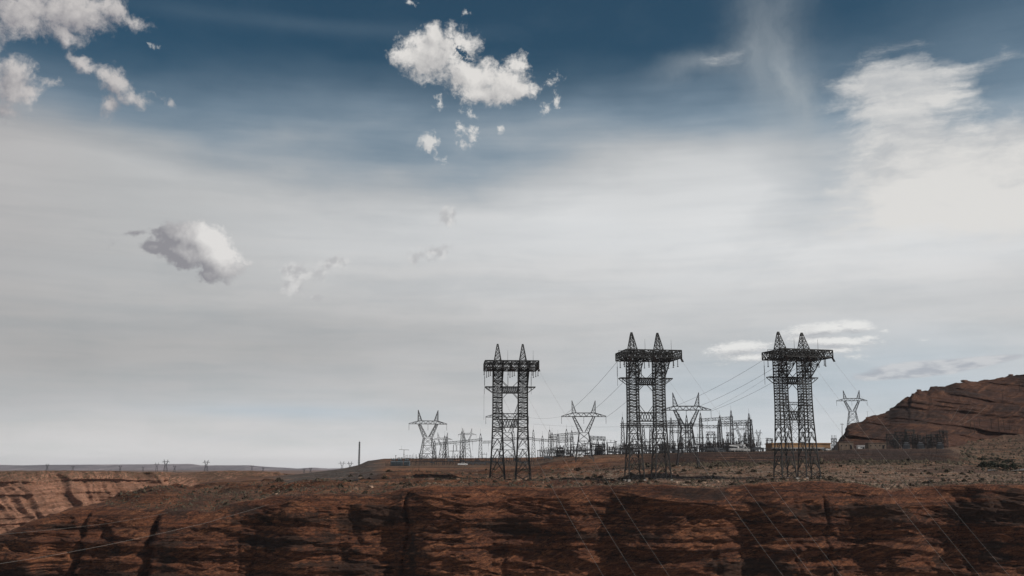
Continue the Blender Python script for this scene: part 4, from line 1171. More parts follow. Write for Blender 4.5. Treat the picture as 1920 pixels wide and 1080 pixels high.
gantry('rightmost high gantry ending in a pointed column', 612, [(1347, 789), (1404, 775), (1408, 786)], [(1347, 793, 1410, 789.5), (1347, 797, 1409, 795)], hh=.75)
gantry('low beam on two legs under the high gantry', 585, [(1327, 813), (1339, 813)], [(1324.5, 812.5, 1340.5, 812.5)], hh=.9, rod=0, hb=.7)
gantry('low beam on two legs between the two rightmost high columns', 585, [(1364, 814), (1374, 814)], [(1361.5, 814, 1375, 814)], hh=.9, rod=0, hb=.7)
gantry('low beam on two legs beneath the last pointed column', 585, [(1397, 816), (1405, 816)], [(1394.5, 815.5, 1407, 815.5)], hh=.9, rod=0, hb=.7)
gantry('little isolated frame left of the tan building', 620, [(1438, 824), (1447, 824)], [(1436, 823.5, 1449, 824.5)], hh=.7, rod=0, hb=.5)

# ------------------------------------------------------------------ yard equipment
def zone(px):
    for x, t in ((560, 'far left on the plateau'), (740, 'below the grey gravel spur'), (830, 'in front of the slim pylon'), (915, 'left of the left tall tower'), (1000, 'at the left tall tower'), (1060, 'just right of the left tall tower'),
                 (1135, 'around the lone pylon'), (1166, 'just left of the middle tall tower'), (1256, 'behind the middle tall tower'), (1320, 'beside the second waisted pylon'), (1352, 'under the first high gantry'), (1440, 'under the rightmost high gantry'),
                 (1560, 'by the right tall tower'), (1660, 'right of the tan building'), (1780, 'below the small dark substation'), (9999, 'at the right edge of view')):
        if px < x: return t
def post_proto():
    r = thing('post_insulator', '-', 'insulator')
    mb = MB(); mb.bar((0, 0, -.3), (0, 0, 2.6), .34); mb.bar((-.5, 0, 2.6), (.5, 0, 2.6), .3); mb.build('stand', M['steel_far'], r)
    mb = MB(); insulator_mesh(mb, (0, 0, 2.7), (0, 0, 1), 3.6, .42, .5); mb.build('insulator_stack', M['insul'], r)
    mb = MB(); mb.box((0, 0, 6.5), (.9, .5, .4)); mb.build('cap', M['steel_far'], r)
    return r
def switch_proto():
    r = thing('disconnect_switch', '-', 'switch')
    mb = MB()
    for x in (-3, 3):
        for y in (-.8, .8): mb.bar((x, y, -.3), (x, y * .6, 3.6), .24)
        for z in (0, 1.8): mb.bar((x, -.8, z), (x, .6, z + 1.8), .14)
    for y in (-.6, .6): mb.bar((-4.2, y, 3.6), (4.2, y, 3.6), .3)
    mb.build('frame', M['steel_far'], r)
    for x in (-3.6, -2.2, -.7, .7, 2.2, 3.6):
        mb = MB(); insulator_mesh(mb, (x, 0, 3.8), (0, 0, 1), 2.6, .34, .42); mb.build('insulator_stack', M['insul'], r)
    for x in (-3.6, -.7, 2.2):
        mb = MB(); mb.bar((x - .2, 0, 6.5), (x + 1.6, 0, 6.6 + (1.6 if x > 0 else 0)), .18); mb.build('switch_blade', M['steel_far'], r)
    return r
def breaker_proto():
    r = thing('circuit_breaker', '-', 'circuit breaker')
    mb = MB(); mb.box((0, 0, 1.9), (4.2, 1.6, 1.3)); mb.build('tank', M['tank'], r)
    mb = MB(); mb.box((2.9, 0, 1.3), (1.1, 1.2, 2.0)); mb.build('control_cabinet', M['tank'], r)
    mb = MB()
    for x in (-1.7, 1.7):
        for y in (-.7, .7): mb.bar((x, y, -.4), (x, y, 1.3), .22)
    mb.build('frame', M['steel_far'], r)
    for x in (-1.5, 0, 1.5):
        for y in (-.6, .6):
            mb = MB(); insulator_mesh(mb, (x, y, 2.5), (x * .1, y * .5, 1), 3.2, .34, .45); mb.build('bushing', M['insul'], r)
    return r
def transformer_proto(mat):
    r = thing('transformer', '-', 'transformer')
    mb = MB(); mb.box((0, 0, 2.2), (5.2, 3.0, 3.8)); mb.box((0, 0, .15), (5.8, 3.6, .5)); mb.build('tank', mat, r)
    for y in (-1, 1):
        mb = MB()
        for i in range(9): mb.box((-2.1 + i * .52, y * 2.0, 2.2), (.12, 1.0, 3.0))
        mb.build('radiator', mat, r)
    mb = MB(); mb.lathe((-2.0, 0, 5.2), [(0, .1), (.05, .55), (3.6, .55), (3.65, .1)], 10, (1, 0, 0)); mb.bar((0, 0, 4), (0, 0, 5), .3); mb.build('conservator', mat, r)
    for x in (-1.6, 0, 1.6):
        mb = MB(); insulator_mesh(mb, (x, -.9, 4.1), (x * .12, -.3, 1), 3.0, .34, .42); mb.build('bushing', M['insul'], r)
    return r
def capacitor_proto():
    r = thing('bus_support', '-', 'bus support')
    mb = MB(); mb.bar((-2.4, 0, -.3), (-2.4, 0, 8.2), .3); mb.bar((2.4, 0, -.3), (2.4, 0, 8.2), .3); mb.bar((-3.4, 0, 8.2), (3.4, 0, 8.2), .36); mb.bar((-2.4, 0, 4.4), (2.4, 0, 4.4), .22)
    mb.bar((-2.4, 0, 0), (2.4, 0, 4.4), .14); mb.build('frame', M['steel_far'], r)
    for x in (-2.8, 0, 2.8):
        mb = MB(); insulator_mesh(mb, (x, 0, 8.4), (0, 0, 1), 1.9, .32, .4); mb.build('insulator_stack', M['insul'], r)
    return r
protos = {'post': (post_proto(), 'dark post insulator on a steel stand in the crowded switchyard row', 'post insulators in the switchyard'),
          'switch': (switch_proto(), 'disconnect switch with a row of insulator stacks on a steel frame in the switchyard', 'disconnect switches in the switchyard'),
          'breaker': (breaker_proto(), 'grey circuit breaker with upright bushings in the switchyard', 'circuit breakers in the switchyard'),
          'bus': (capacitor_proto(), 'tall portal bus support among the switchyard equipment', 'bus supports in the switchyard'),
          'trafo': (transformer_proto(M['tank']), 'grey transformer tank with side radiators in the switchyard', 'transformers in the switchyard')}
used = set()
def put(kind, px, Yd, rz=0.0, s=1.0, label=None):
    root, lab, grp = protos[kind]
    if label is None:
        row_ = 'in the front row' if Yd < 565 else 'in the middle rows' if Yd < 590 else 'in the rear rows'
        lab = {'post': 'tall dark post insulator' if s > .85 or s < .6 and s > .56 else 'short dark post insulator', 'switch': 'disconnect switch with upright stacks', 'breaker': 'grey breaker with upright bushings', 'bus': 'portal bus support', 'trafo': 'grey finned transformer'}[kind] + ' ' + row_ + ' ' + zone(px)
    g0 = ground(px, Yd)
    if kind in used: o = dup(root, g0, rz, label or lab, grp, s)
    else:
        used.add(kind); o = root; o.location = g0; o.rotation_euler = (0, 0, rz); o.scale = (s,) * 3 if not isinstance(s, tuple) else s; o['label'] = label or lab; o['group'] = grp
    return o
rr = random.Random(5)
# right yard: from the lone pylon to the berm's end
for row, Yd in enumerate((560, 568, 577, 588, 600)):
    px = 1006 + row * 3
    while px < 1424:
        dens = 0.75 if px < 1100 else 1.0
        k = rr.random()
        s = rr.uniform(.66, .92) * (1.12 if 1160 < px < 1420 and row < 3 else 1.0)
        if px < 1150: yd = Yd + 8
        else: yd = Yd
        if rr.random() < dens:
            if k < .46: put('post', px, yd, rr.choice((0, math.pi / 2)), s * rr.uniform(.9, 1.25)); px += rr.uniform(3.2, 7)
            elif k < .70: put('switch', px + 8, yd, rr.uniform(-.12, .12) + (0 if rr.random() < .6 else 1.2), s); px += rr.uniform(15, 24)
            elif k < .85: put('breaker', px + 5, yd, rr.uniform(-.1, .1), s); px += rr.uniform(12, 18)
            else: put('bus', px + 6, yd, rr.uniform(-.1, .1), s * rr.uniform(.8, 1.1)); px += rr.uniform(12, 20)
        else: px += rr.uniform(6, 16)
# left yard
for row, Yd in enumerate((556, 568, 582)):
    px = 738 + row * 4
    while px < 1000:
        k = rr.random(); s = rr.uniform(.46, .66)
        if k < .5: put('post', px, Yd, 0, s * rr.uniform(.9, 1.2)); px += rr.uniform(2.8, 6)
        elif k < .75: put('switch', px + 6, Yd, rr.uniform(-.15, .15), s); px += rr.uniform(13, 20)
        elif k < .9: put('breaker', px + 4, Yd, rr.uniform(-.1, .1), s); px += rr.uniform(9, 15)
        else: put('bus', px + 4, Yd, rr.uniform(-.1, .1), s * .85); px += rr.uniform(10, 16)
for px in (1050, 1122, 1178, 1245, 1330, 1362): put('trafo', px, 598, rr.uniform(-.1, .1), .95)
TB2 = transformer_proto(M['bluetank'])
for i, (px, lab) in enumerate(((738, 'blue grey transformer at the far left end of the yard'), (750, 'blue grey transformer, the middle of three at the left end of the yard'), (763, 'blue grey transformer nearest the slim pylon'))):
    o = TB2 if i == 0 else dup(TB2, (0, 0, 0))
    o.location = ground(px, 552); o.scale = (.62, .62, .62); o['label'] = lab; o['group'] = 'blue grey transformers'
# bus tubes running along the yard
for (a, b, py0, py1, Yd) in [(1010, 1150, 845, 843, 575), (1160, 1300, 836, 835, 575), (1300, 1415, 834, 833, 575), (1165, 1420, 842, 839, 590), (770, 910, 866, 865, 566), (1380, 1440, 843, 841, 600)]:
    wire_obj('bus_tube', [PV(a, py0, Yd), PV(b, py1, Yd)], .14, M['steel_far'], f'level bus tube over the equipment {"left of" if b < 1160 else "right of"} the middle tall tower' if a > 900 else 'level bus tube over the equipment of the left yard', 'bus tube', 'bus tubes over the yard')
# switch platform with three uprights
g0 = ground(857, 600); r = thing('switch_platform', 'raised frame with three short uprights on top, left of the left tall tower', 'switch frame', g0)
mb = MB()
for x in (-2.2, 2.2):
    for y in (-1, 1): mb.bar((x, y, -.3), (x, y, 5.2), .22)
mb.bar((-2.2, -1, 0), (2.2, -1, 5.2), .12); mb.bar((2.2, -1, 0), (-2.2, -1, 5.2), .12); mb.build('legs', M['steel_far'], r)
mb = MB(); mb.box((-.6, 0, 5.3), (7.6, 2.4, .25)); mb.build('deck', M['steel_far'], r)
for x in (-2, 0, 2):
    mb = MB(); mb.bar((x, 0, 5.4), (x, 0, 9.0), .34); mb.build('upright', M['insul'], r)
mb = MB(); mb.bar((-2, 0, 9), (2, 0, 9), .16); mb.build('top_bar', M['steel_far'], r)
# T pole at the left end
g0 = ground(757, 600); r = thing('utility_pole', 'T shaped pole at the left end of the yard', 'pole', g0)
MB().bar((0, 0, -.5), (0, 0, 6.3), .25).build('pole', M['wood'], r); MB().bar((-3.0, 0, 6.3), (3.0, 0, 6.1), .2).build('crossarm', M['wood'], r)
MB().bar((-1.5, 0, 6.3), (-1.5, 0, 8.6), .06).build('rod', M['steel_far'], r)

# slim radio mast
p = PV(673, 872, 640); t = PV(673.5, 828.5, 640)
r = thing('radio_mast', 'slim lattice radio mast on the spur at the left of the plateau', 'mast', p)
mb = MB(); H = t.z - p.z; pr = None
for i in range(15):
    z = H * i / 14; hh = lerp(.55, .38, i / 14); c = [Vector((math.cos(q) * hh, math.sin(q) * hh, z)) for q in (0, 1.57, 3.14, 4.71)]
    if pr:
        for q in range(4): mb.bar(pr[q], c[q], .17)
        panel_bars(mb, pr, c, .11, 'Z')
    pr = c
mb.build('mast_lattice', M['steel_far'], r); MB().bar((0, 0, H), (0, 0, H + 1.0), .08).build('antenna', M['steel_far'], r)

# perimeter fence of the yard
def fence(label, xs, Yd, h=2.2):
    pts = [ground(x, Yd) for x in xs]; o0 = pts[0].copy(); r = thing('chain_fence', label, 'fence', o0)
    for p in pts:
        MB().bar(p - o0 - Vector((0, 0, .3)), p - o0 + Vector((0, 0, h)), .12).build('fence_post', M['steel_far'], r)
    mb = MB()
    for a, b in zip(pts[:-1], pts[1:]):
        for z in (h, h * .5, .2): mb.bar(a - o0 + Vector((0, 0, z)), b - o0 + Vector((0, 0, z)), .05)
        for i in range(6):
            p0, p1 = lerp(a, b, i / 6), lerp(a, b, (i + 1) / 6)
            mb.bar(p0 - o0 + Vector((0, 0, .2)), p1 - o0 + Vector((0, 0, h)), .035); mb.bar(p0 - o0 + Vector((0, 0, h)), p1 - o0 + Vector((0, 0, .2)), .035)
    mb.build('fence_mesh', M['steel_far'], r)
fence('chain link fence along the top edge of the dark embankment', [1150 + i * 11 for i in range(40)], 551)
fence('chain link fence along the front of the left yard', [722 + i * 11 for i in range(26)], 549)

# ------------------------------------------------------------------ buildings
def warehouse():
    a, b = PV(1450, 844, 600), PV(1560, 844, 600); W_b = b.x - a.x; g0 = ground(1505, 600)
    r = thing('warehouse', 'long low tan building behind the right hand tall tower', 'building', Vector(((a.x + b.x) / 2, 606, min(g0.z, a.z) - .2)))
    zt = PV(1505, 830.5, 600).z - r.location.z
    mb = MB(); mb.box((0, 4, zt / 2 - .2), (W_b, 16, zt - .4)); mb.build('wall', M['tan'], r)
    mb = MB(); mb.box((0, 4, zt - .15), (W_b + .8, 16.8, .5)); mb.build('parapet', M['tan'], r)
    mb = MB(); mb.box((3, 6, zt + .5), (3.4, 2.6, 1.0)); mb.build('roof_unit', M['tank'], r)
    for i in range(7):
        x = lerp(-W_b / 2 + 3, W_b / 2 - 3, i / 6)
        mb = MB(); mb.box((x, -4.05, zt * .17), (2.6, .2, zt * .34)); mb.build('door', M['dark'], r)
    # white canopy in front
    x0 = -W_b / 2 - .5; x1 = W_b / 2 - 5.5
    zc = PV(1500, 840, 597).z - r.location.z
    mb = MB(); mb.box(((x0 + x1) / 2, -7, zc), (x1 - x0, 5.6, .55)); mb.build('canopy', M['white'], r)
    for i in range(8):
        MB().bar((lerp(x0 + .4, x1 - .4, i / 7), -9.4, -.6), (lerp(x0 + .4, x1 - .4, i / 7), -9.4, zc), .2).build('canopy_post', M['white'], r)
warehouse()
def hut(label, cx0, cx1, ytop, Yd, mat, cat='building', depth=6, win=2, name='service_building'):
    g0 = ground((cx0 + cx1) / 2, Yd); a, b = PV(cx0, ytop, Yd), PV(cx1, ytop, Yd); w = b.x - a.x; h = a.z - g0.z + .3
    r = thing(name, label, cat, (a.x + w / 2, Yd + depth / 2, g0.z - .3))
    mb = MB(); mb.box((0, 0, h / 2), (w, depth, h)); mb.build('wall', mat, r)
    mb = MB(); mb.box((0, 0, h + .1), (w + .5, depth + .5, .25)); mb.build('roof', mat, r)
    for i in range(win):
        x = lerp(-w / 2, w / 2, (i + .5) / win)
        mb = MB(); mb.box((x, -depth / 2 - .03, h * .6), (min(.8, w / win * .3), .12, h * .16)); mb.build('window', M['glass'], r)
    mb = MB(); mb.box((w * .32, -depth / 2 - .03, h * .36), (1.1, .14, h * .66)); mb.build('door', M['dark'], r)
hut('beige block service building beside the dark switch frames at the foot of the hill', 1573, 1600, 829, 612, M['block'], win=3)
hut('small white container at the foot of the hill', 1608.5, 1621, 835.5, 600, M['white'], 'container', 3, 1, 'container')
hut('beige block wall building just left of the small dark substation', 1628, 1662, 830.5, 618, M['block'], win=4)
# paired switch frames left of the hill
g0 = ground(1565, 590); r = thing('switch_rack', 'twin dark switch frame standing between the tan building and the hill', 'switch frame', g0)
for x in (-.9, .9):
    mb = MB()
    for y in (-.6, .6): mb.bar((x - .5, y, -.3), (x - .5, y, 7.2), .22); mb.bar((x + .5, y, -.3), (x + .5, y, 7.2), .22)
    for z in (1, 3, 5, 6.6): mb.bar((x - .5, -.6, z), (x + .5, .6, z + .8), .16); mb.bar((x - .8, 0, z), (x + .8, 0, z), .2)
    mb.build('frame', M['steel_far'], r)
    for q in (-.4, .4):
        mb = MB(); insulator_mesh(mb, (x + q, 0, 7.2), (0, 0, 1), 1.8, .25, .4); mb.build('insulator_stack', M['insul'], r)

# ------------------------------------------------------------------ small dark substation on the right
def sub_proto():
    r = thing('substation_frame', '-', 'steel frame')
    mb = MB()
    for x in (-2.4, 2.4):
        for s in (-.5, .5):
            for y in (-.4, .4): mb.bar((x + s, y, -.4), (x + s * .3, y * .4, 10.4), .13)
        for i in range(7):
            z = i * 1.5; mb.bar((x - .45, -.4, z), (x + .3, -.4, z + 1.5), .07)
        mb.bar((x, 0, 10), (x, 0, 12.6), .12, .06)
    mb.build('columns', M['steel'], r)
    mb = MB(); truss(mb, (-2.8, 0, 10), (2.8, 0, 10), .4, .4, 5, .16, .1); mb.bar((-3.4, 0, 6.4), (3.4, 0, 6.4), .22); mb.bar((-2.6, .6, 3.2), (2.6, .6, 3.2), .24); mb.bar((-3.0, -3, 8.2), (-3.0, 3, 8.0), .16); mb.bar((0, -3.4, 8.6), (.4, 3.4, 8.3), .14); mb.bar((2.8, -3, 4.6), (3.2, 3, 4.9), .16); mb.bar((-2.4, 0, 6.4), (0, 0, 10), .1); mb.bar((2.4, 0, 6.4), (0, 0, 10), .1); mb.build('beam', M['steel'], r)
    for x in (-1.5, 0, 1.5):
        mb = MB(); insulator_mesh(mb, (x, 0, 6.6), (0, 0, 1), 1.8, .3, .4); mb.build('insulator_stack', M['insul'], r)
        mb = MB(); insulator_mesh(mb, (x + .3, .6, 3.4), (0, 0, 1), 1.8, .3, .4); mb.build('insulator_stack', M['insul'], r)
    return r
S0 = sub_proto(); n = 0
for Yd in (556, 566, 578, 592):
    px = 1668 + (Yd % 7)
    while px < 1774:
        g0 = ground(px, Yd); s = rr.choice((.45, .6, .75, .95)) * rr.uniform(.92, 1.08) * (1.0 if px > 1690 else .8)
        o = S0 if n == 0 else dup(S0, g0)
        o.location = g0; o.rotation_euler = (0, 0, rr.choice((0, .5, .25, 1.2)) + rr.uniform(-.1, .1)); o.scale = (s * rr.uniform(.7, 1.4), s, s)
        o['label'] = ('low' if s < .7 else 'full height') + ' dark steel frame, ' + ('front' if Yd < 560 else 'second' if Yd < 570 else 'third' if Yd < 580 else 'rear') + ' row, ' + ('left end' if px < 1690 else 'left of middle' if px < 1715 else 'right of middle' if px < 1745 else 'right end') + ' of the small substation'; o['group'] = 'frames of the small substation'
        n += 1; px += rr.uniform(13, 22)
for i in range(45):
    qx, qy, qs = rr.uniform(1668, 1776), rr.uniform(551, 595), rr.uniform(.4, 1.1)
    put('post', qx, qy, 0, qs, ('short' if qs < .62 else 'tall' if qs > .88 else 'medium') + ' dark post insulator, ' + ('front' if qy < 565 else 'middle' if qy < 580 else 'rear') + ' part, ' + ('left end' if qx < 1695 else 'left of middle' if qx < 1720 else 'right of middle' if qx < 1748 else 'right end') + ' of the small substation')
for px, lab in ((1700, 'grey transformer near the left end of the small substation'), (1727, 'grey transformer in the middle of the small substation'), (1763, 'pale grey transformer at the right end of the small substation')):
    put('trafo', px, 551, 0, .6, lab)

# poles
def pole_proto():
    r = thing('utility_pole', '-', 'pole')
    MB().bar((0, 0, -1), (0, 0, 10), .34, .24).build('pole', M['wood'], r)
    MB().bar((-1.3, 0, 9.2), (1.3, 0, 9.2), .2).build('crossarm', M['wood'], r)
    for x in (-1.1, 0, 1.1):
        mb = MB(); mb.lathe((x, 0, 9.3), [(0, .05), (.1, .13), (.3, .1), (.42, .04)], 6); mb.build('pin_insulator', M['insul'], r)
    return r
U0 = pole_proto()
for i, (px, by, ty, lab) in enumerate([(1821, 812, 786, 'leftmost of the dark poles in a row at the foot of the right hill'), (1828, 810, 789, 'second dark pole from the left at the foot of the right hill'), (1838, 812, 785, 'dark pole left of the tallest ones at the foot of the right hill'),
                                       (1860, 812, 784, 'tall dark pole at the foot of the right hill, left of a close pair'), (1873, 811, 780, 'tallest dark pole at the foot of the right hill'), (1883, 808, 788, 'dark pole just right of the tallest one'), (1893, 806, 789, 'dark pole at the right end of the row below the hill'),
                                       (1912, 735, 713, 'lone pole high up on the right hill at the edge of view'), (1881, 752, 731, 'lone pole on the right hill slope'), (1627, 782, 771.5, 'short pole on the left brow of the red hill'), (1579, 822, 794, 'slim leaning pole left of the hill foot')]):
    if i == 10: p = PV(px, by, 640)
    else: p = hill_at(px, by)
    h = (by - ty) / FPX * p.y
    o = U0 if i == 0 else dup(U0, p)
    o.location = p; o.scale = (h / 10,) * 3; o.rotation_euler = (0, 0.06 if i == 10 else 0, rr.uniform(-.6, .6)); o['label'] = lab; o['group'] = 'poles around the right hill'
# pale wires rising over the hill face
for i, (pts, lab) in enumerate([([(1780, 792), (1788, 781), (1797, 765)], 'short pale wire curving up the hill face, leftmost of three'), ([(1792, 794), (1808, 782), (1824, 763)], 'pale wire curving up the hill face, middle of three'), ([(1796, 798), (1822, 785), (1851, 761)], 'pale wire curving up the hill face, rightmost of three')]):
    q = [PV(x, y, 600) for x, y in pts]
    P_ = [q[0] * (1 - t) ** 2 + (q[1] * 2 - (q[0] + q[2]) / 2) * 2 * t * (1 - t) + q[2] * t * t for t in [k / 10 for k in range(11)]]
    wire_obj('overhead_wire', P_, .03, M['wire'], lab, 'cable', 'pale wires on the hill')

# ------------------------------------------------------------------ vehicles
def wheels(r, xs, y, rad, w=.3):
    for x in xs:
        for s in (-1, 1):
            t = MB(); t.lathe((x, s * y - (w / 2), rad), [(0, rad * .8), (.04, rad), (w - .04, rad), (w, rad * .8)], 14, (0, 1, 0)); to = t.build('wheel', M['tyre'], r)
            h = MB(); h.lathe((x, s * y - (w / 2) - .02, rad), [(0, rad * .5), (w + .04, rad * .5)], 10, (0, 1, 0)); h.build('hub', M['white'], to)
g0 = ground(1386, 553)
r = thing('bucket_truck', 'white bucket truck parked on the edge of the dark embankment', 'truck', g0)
mb = MB(); mb.prism([(2.2, .75), (2.2, 2.9), (2.5, 3.05), (3.9, 3.0), (4.6, 2.0), (5.7, 1.75), (5.9, 1.4), (5.9, .7)], -1.15, 1.15); mb.build('cab', M['white'], r)
for y in (-1.17, 1.17):
    MB().prism([(2.7, 1.95), (2.8, 2.75), (3.75, 2.75), (4.25, 2.0)], y - .02, y + .02).build('side_window', M['glass'], r)
mb = MB(); mb.v = [Vector(q) for q in ((3.97, -1.0, 2.95), (3.97, 1.0, 2.95), (4.63, 1.0, 2.06), (4.63, -1.0, 2.06), (4.0, -1.0, 2.98), (4.0, 1.0, 2.98), (4.67, 1.0, 2.08), (4.67, -1.0, 2.08))]; mb.f = [(0, 1, 2, 3), (7, 6, 5, 4), (0, 4, 5, 1), (1, 5, 6, 2), (2, 6, 7, 3), (3, 7, 4, 0)]; mb.build('windscreen', M['glass'], r)
mb = MB(); mb.box((-1.7, 0, 1.5), (7.4, 2.3, 1.3)); mb.build('utility_body', M['white'], r)
for i in range(4):
    MB().box((-4.4 + i * 1.75, -1.17, 1.5), (1.5, .06, 1.0)).build('locker_door', M['white'], r)
MB().box((0, 0, .72), (10.6, 1.0, .3)).build('chassis', M['dark'], r)
mb = MB(); mb.lathe((-.4, 0, 2.1), [(0, .5), (1.0, .45)], 10); mb.bar((-.4, 0, 3.1), (-5.2, 0, 3.6), .45); mb.bar((-5.2, 0, 3.7), (2.4, 0, 4.0), .35); mb.build('boom', M['white'], r)
MB().box((3.0, 0, 3.75), (1.0, 1.0, 1.0)).build('bucket', M['white'], r)
wheels(r, (-2.6, 4.3), 1.0, .55)
def car(px, Yd, label, mat, rz=0.0, kind='sedan', L=4.6):
    g0 = ground(px, Yd); r = thing('parked_' + kind, label, kind if kind != 'sedan' else 'car', g0, rz)
    if kind == 'van': pr = [(-2.4, .45), (-2.45, 1.9), (-2.3, 2.15), (1.0, 2.15), (1.9, 1.35), (2.5, 1.1), (2.6, .45)]; wn = [(-.4, 1.3), (-.3, 1.9), (.85, 1.95), (1.5, 1.35)]
    elif kind == 'pickup': pr = [(-2.7, .5), (-2.7, 1.2), (-.7, 1.2), (-.5, 1.85), (.7, 1.85), (1.3, 1.25), (2.6, 1.1), (2.7, .5)]; wn = [(-.55, 1.25), (-.4, 1.75), (.65, 1.75), (1.1, 1.25)]
    else: pr = [(-2.25, .4), (-2.3, .95), (-1.5, 1.05), (-.9, 1.42), (.5, 1.45), (1.2, 1.0), (2.2, .85), (2.3, .4)]; wn = [(-1.3, 1.05), (-.8, 1.36), (.45, 1.38), (1.05, 1.02)]
    MB().prism(pr, -.92, .92).build('body', mat, r)
    for y in (-.93, .93): MB().prism(wn, y - .015, y + .015).build('side_window', M['glass'], r)
    wheels(r, (-1.5, 1.5), .85, .36, .24)
    for y in (-.6, .6): MB().box((pr[-1][0] - .02, y, .8), (.06, .3, .16)).build('headlight', M['glass'], r)
car(1085, 549, 'long white van whose roof shows on the slope below the lone pylon', M['white'], .15, 'van')
car(868, 549, 'pale pickup parked in front of the left yard', M['white'], .1, 'pickup')
car(1553, 590, 'white car parked at the right end of the tan building', M['white'], .3)
car(1546, 591, 'dark car parked beside the white one at the tan building', M['tank'], .3)
car(1352, 556, 'grey car parked among the switchyard equipment left of the bucket truck', M['tank'], 0, 'pickup')

# ------------------------------------------------------------------ rocks, shrubs, trees
def rock_mesh(name, seed, mat, n=2, squash=.7):
    bm = bmesh.new(); bmesh.ops.create_icosphere(bm, subdivisions=n, radius=1)
    r_ = random.Random(seed); off = [r_.uniform(0, 50) for _ in range(3)]
    a = np.array([v.co[:] for v in bm.verts]); k = 1 + .55 * fbm(a[:, 0] * 1.1 + off[0], a[:, 1] * 1.1 + off[1], a[:, 2] * 1.1 + off[2], 3)
    for v, s in zip(bm.verts, k): v.co = Vector((v.co.x * s, v.co.y * s, v.co.z * s * squash))
    me = bpy.data.meshes.new(name); bm.to_mesh(me); bm.free(); me.materials.append(mat); return me
def shrub_mesh(name, seed, mat, leaves=46, r=1.0, h=.8):
    rg = np.random.default_rng(seed); v, f = [], []
    for i in range(leaves):
        d = rg.normal(size=3); d /= np.linalg.norm(d); d[2] = abs(d[2]) * h
        c = d * r * rg.uniform(.45, 1.0); s = r * rg.uniform(.22, .42)
        a = rg.normal(size=3); a /= np.linalg.norm(a); b = np.cross(a, rg.normal(size=3)); b /= np.linalg.norm(b)
        n = len(v); v += [tuple(c + a * s), tuple(c + b * s * .7), tuple(c - a * s * .6), tuple(c - b * s * .7)]; f += [(n, n + 1, n + 2, n + 3)]
    me = bpy.data.meshes.new(name); me.from_pydata(v, [], f); me.materials.append(mat); return me
shr = [shrub_mesh('shrub', s, M['shrub']) for s in range(4)]
rocks = [rock_mesh('boulder', s, M['stone']) for s in range(4)]; drocks = [rock_mesh('boulder', s + 9, M['darkstone']) for s in range(3)]
def single(name, me, loc, s, rz, label, cat, group):
    o = bpy.data.objects.new(name, me); COL.objects.link(o); o.location = loc; o.scale = s if isinstance(s, tuple) else (s, s, s); o.rotation_euler = (0, 0, rz)
    tag(o, label, cat, group); return o
def pick(Ta, Tb, pa, pb):
    j = int(np.interp(rr.uniform(pa, pb), [cols[0], cols[-1]], [0, NC - 1]))
    i = rr.randrange(first_pl, nr - 1)
    for _ in range(60):
        i = rr.randrange(first_pl, nr - 1)
        if Ta <= T[i, j] <= Tb: break
    return Vector((float(X2[i, j]), float(Y2[i, j]), float(Z2[i, j]))), cols[j]
for i in range(170):
    p, c = pick(.15, 2.2, 340, 1915)
    single('shrub', shr[i % 4], p, rr.uniform(.7, 1.7), rr.uniform(0, 6), 'low dark sagebrush on the stony slope ' + zone(c), 'shrub', 'low shrubs on the plateau slope')
for i in range(90):
    p, c = pick(.05, 2.1, 500, 1915)
    single('boulder', rocks[i % 4], p, rr.uniform(.5, 1.3), rr.uniform(0, 6), 'small pale sandstone block on the slope ' + zone(c), 'rock', 'pale blocks on the plateau slope')
for (px, py, Yd, s, lab) in [(1073, 887, 520, 2.4, 'dark mound of rock at the left foot of the lone pylon'), (622, 912, 440, 1.8, 'dark boulder by the rim right of the grey spur'), (806, 909, 425, 2.2, 'dark bush topped boulder on the rim left of the left tall tower')]:
    g0 = ground(px, Yd); single('boulder', drocks[0], g0, (s * 1.4, s, s * .8), 0, lab, 'rock', None)
for (px, py, s, lab) in [(1805, 710.5, 2.3, 'balanced boulder on the crest of the right hill'), (1727, 731, 1.5, 'boulder perched on the left shoulder of the hill crest'), (1898, 705, 1.6, 'rounded knob on the hill crest near the right edge')]:
    p = hill_crest(px) + Vector((0, 1.0, s * .22)); single('boulder', drocks[1], p, (s * 1.3, s, s * .7), .4, lab, 'rock', None)
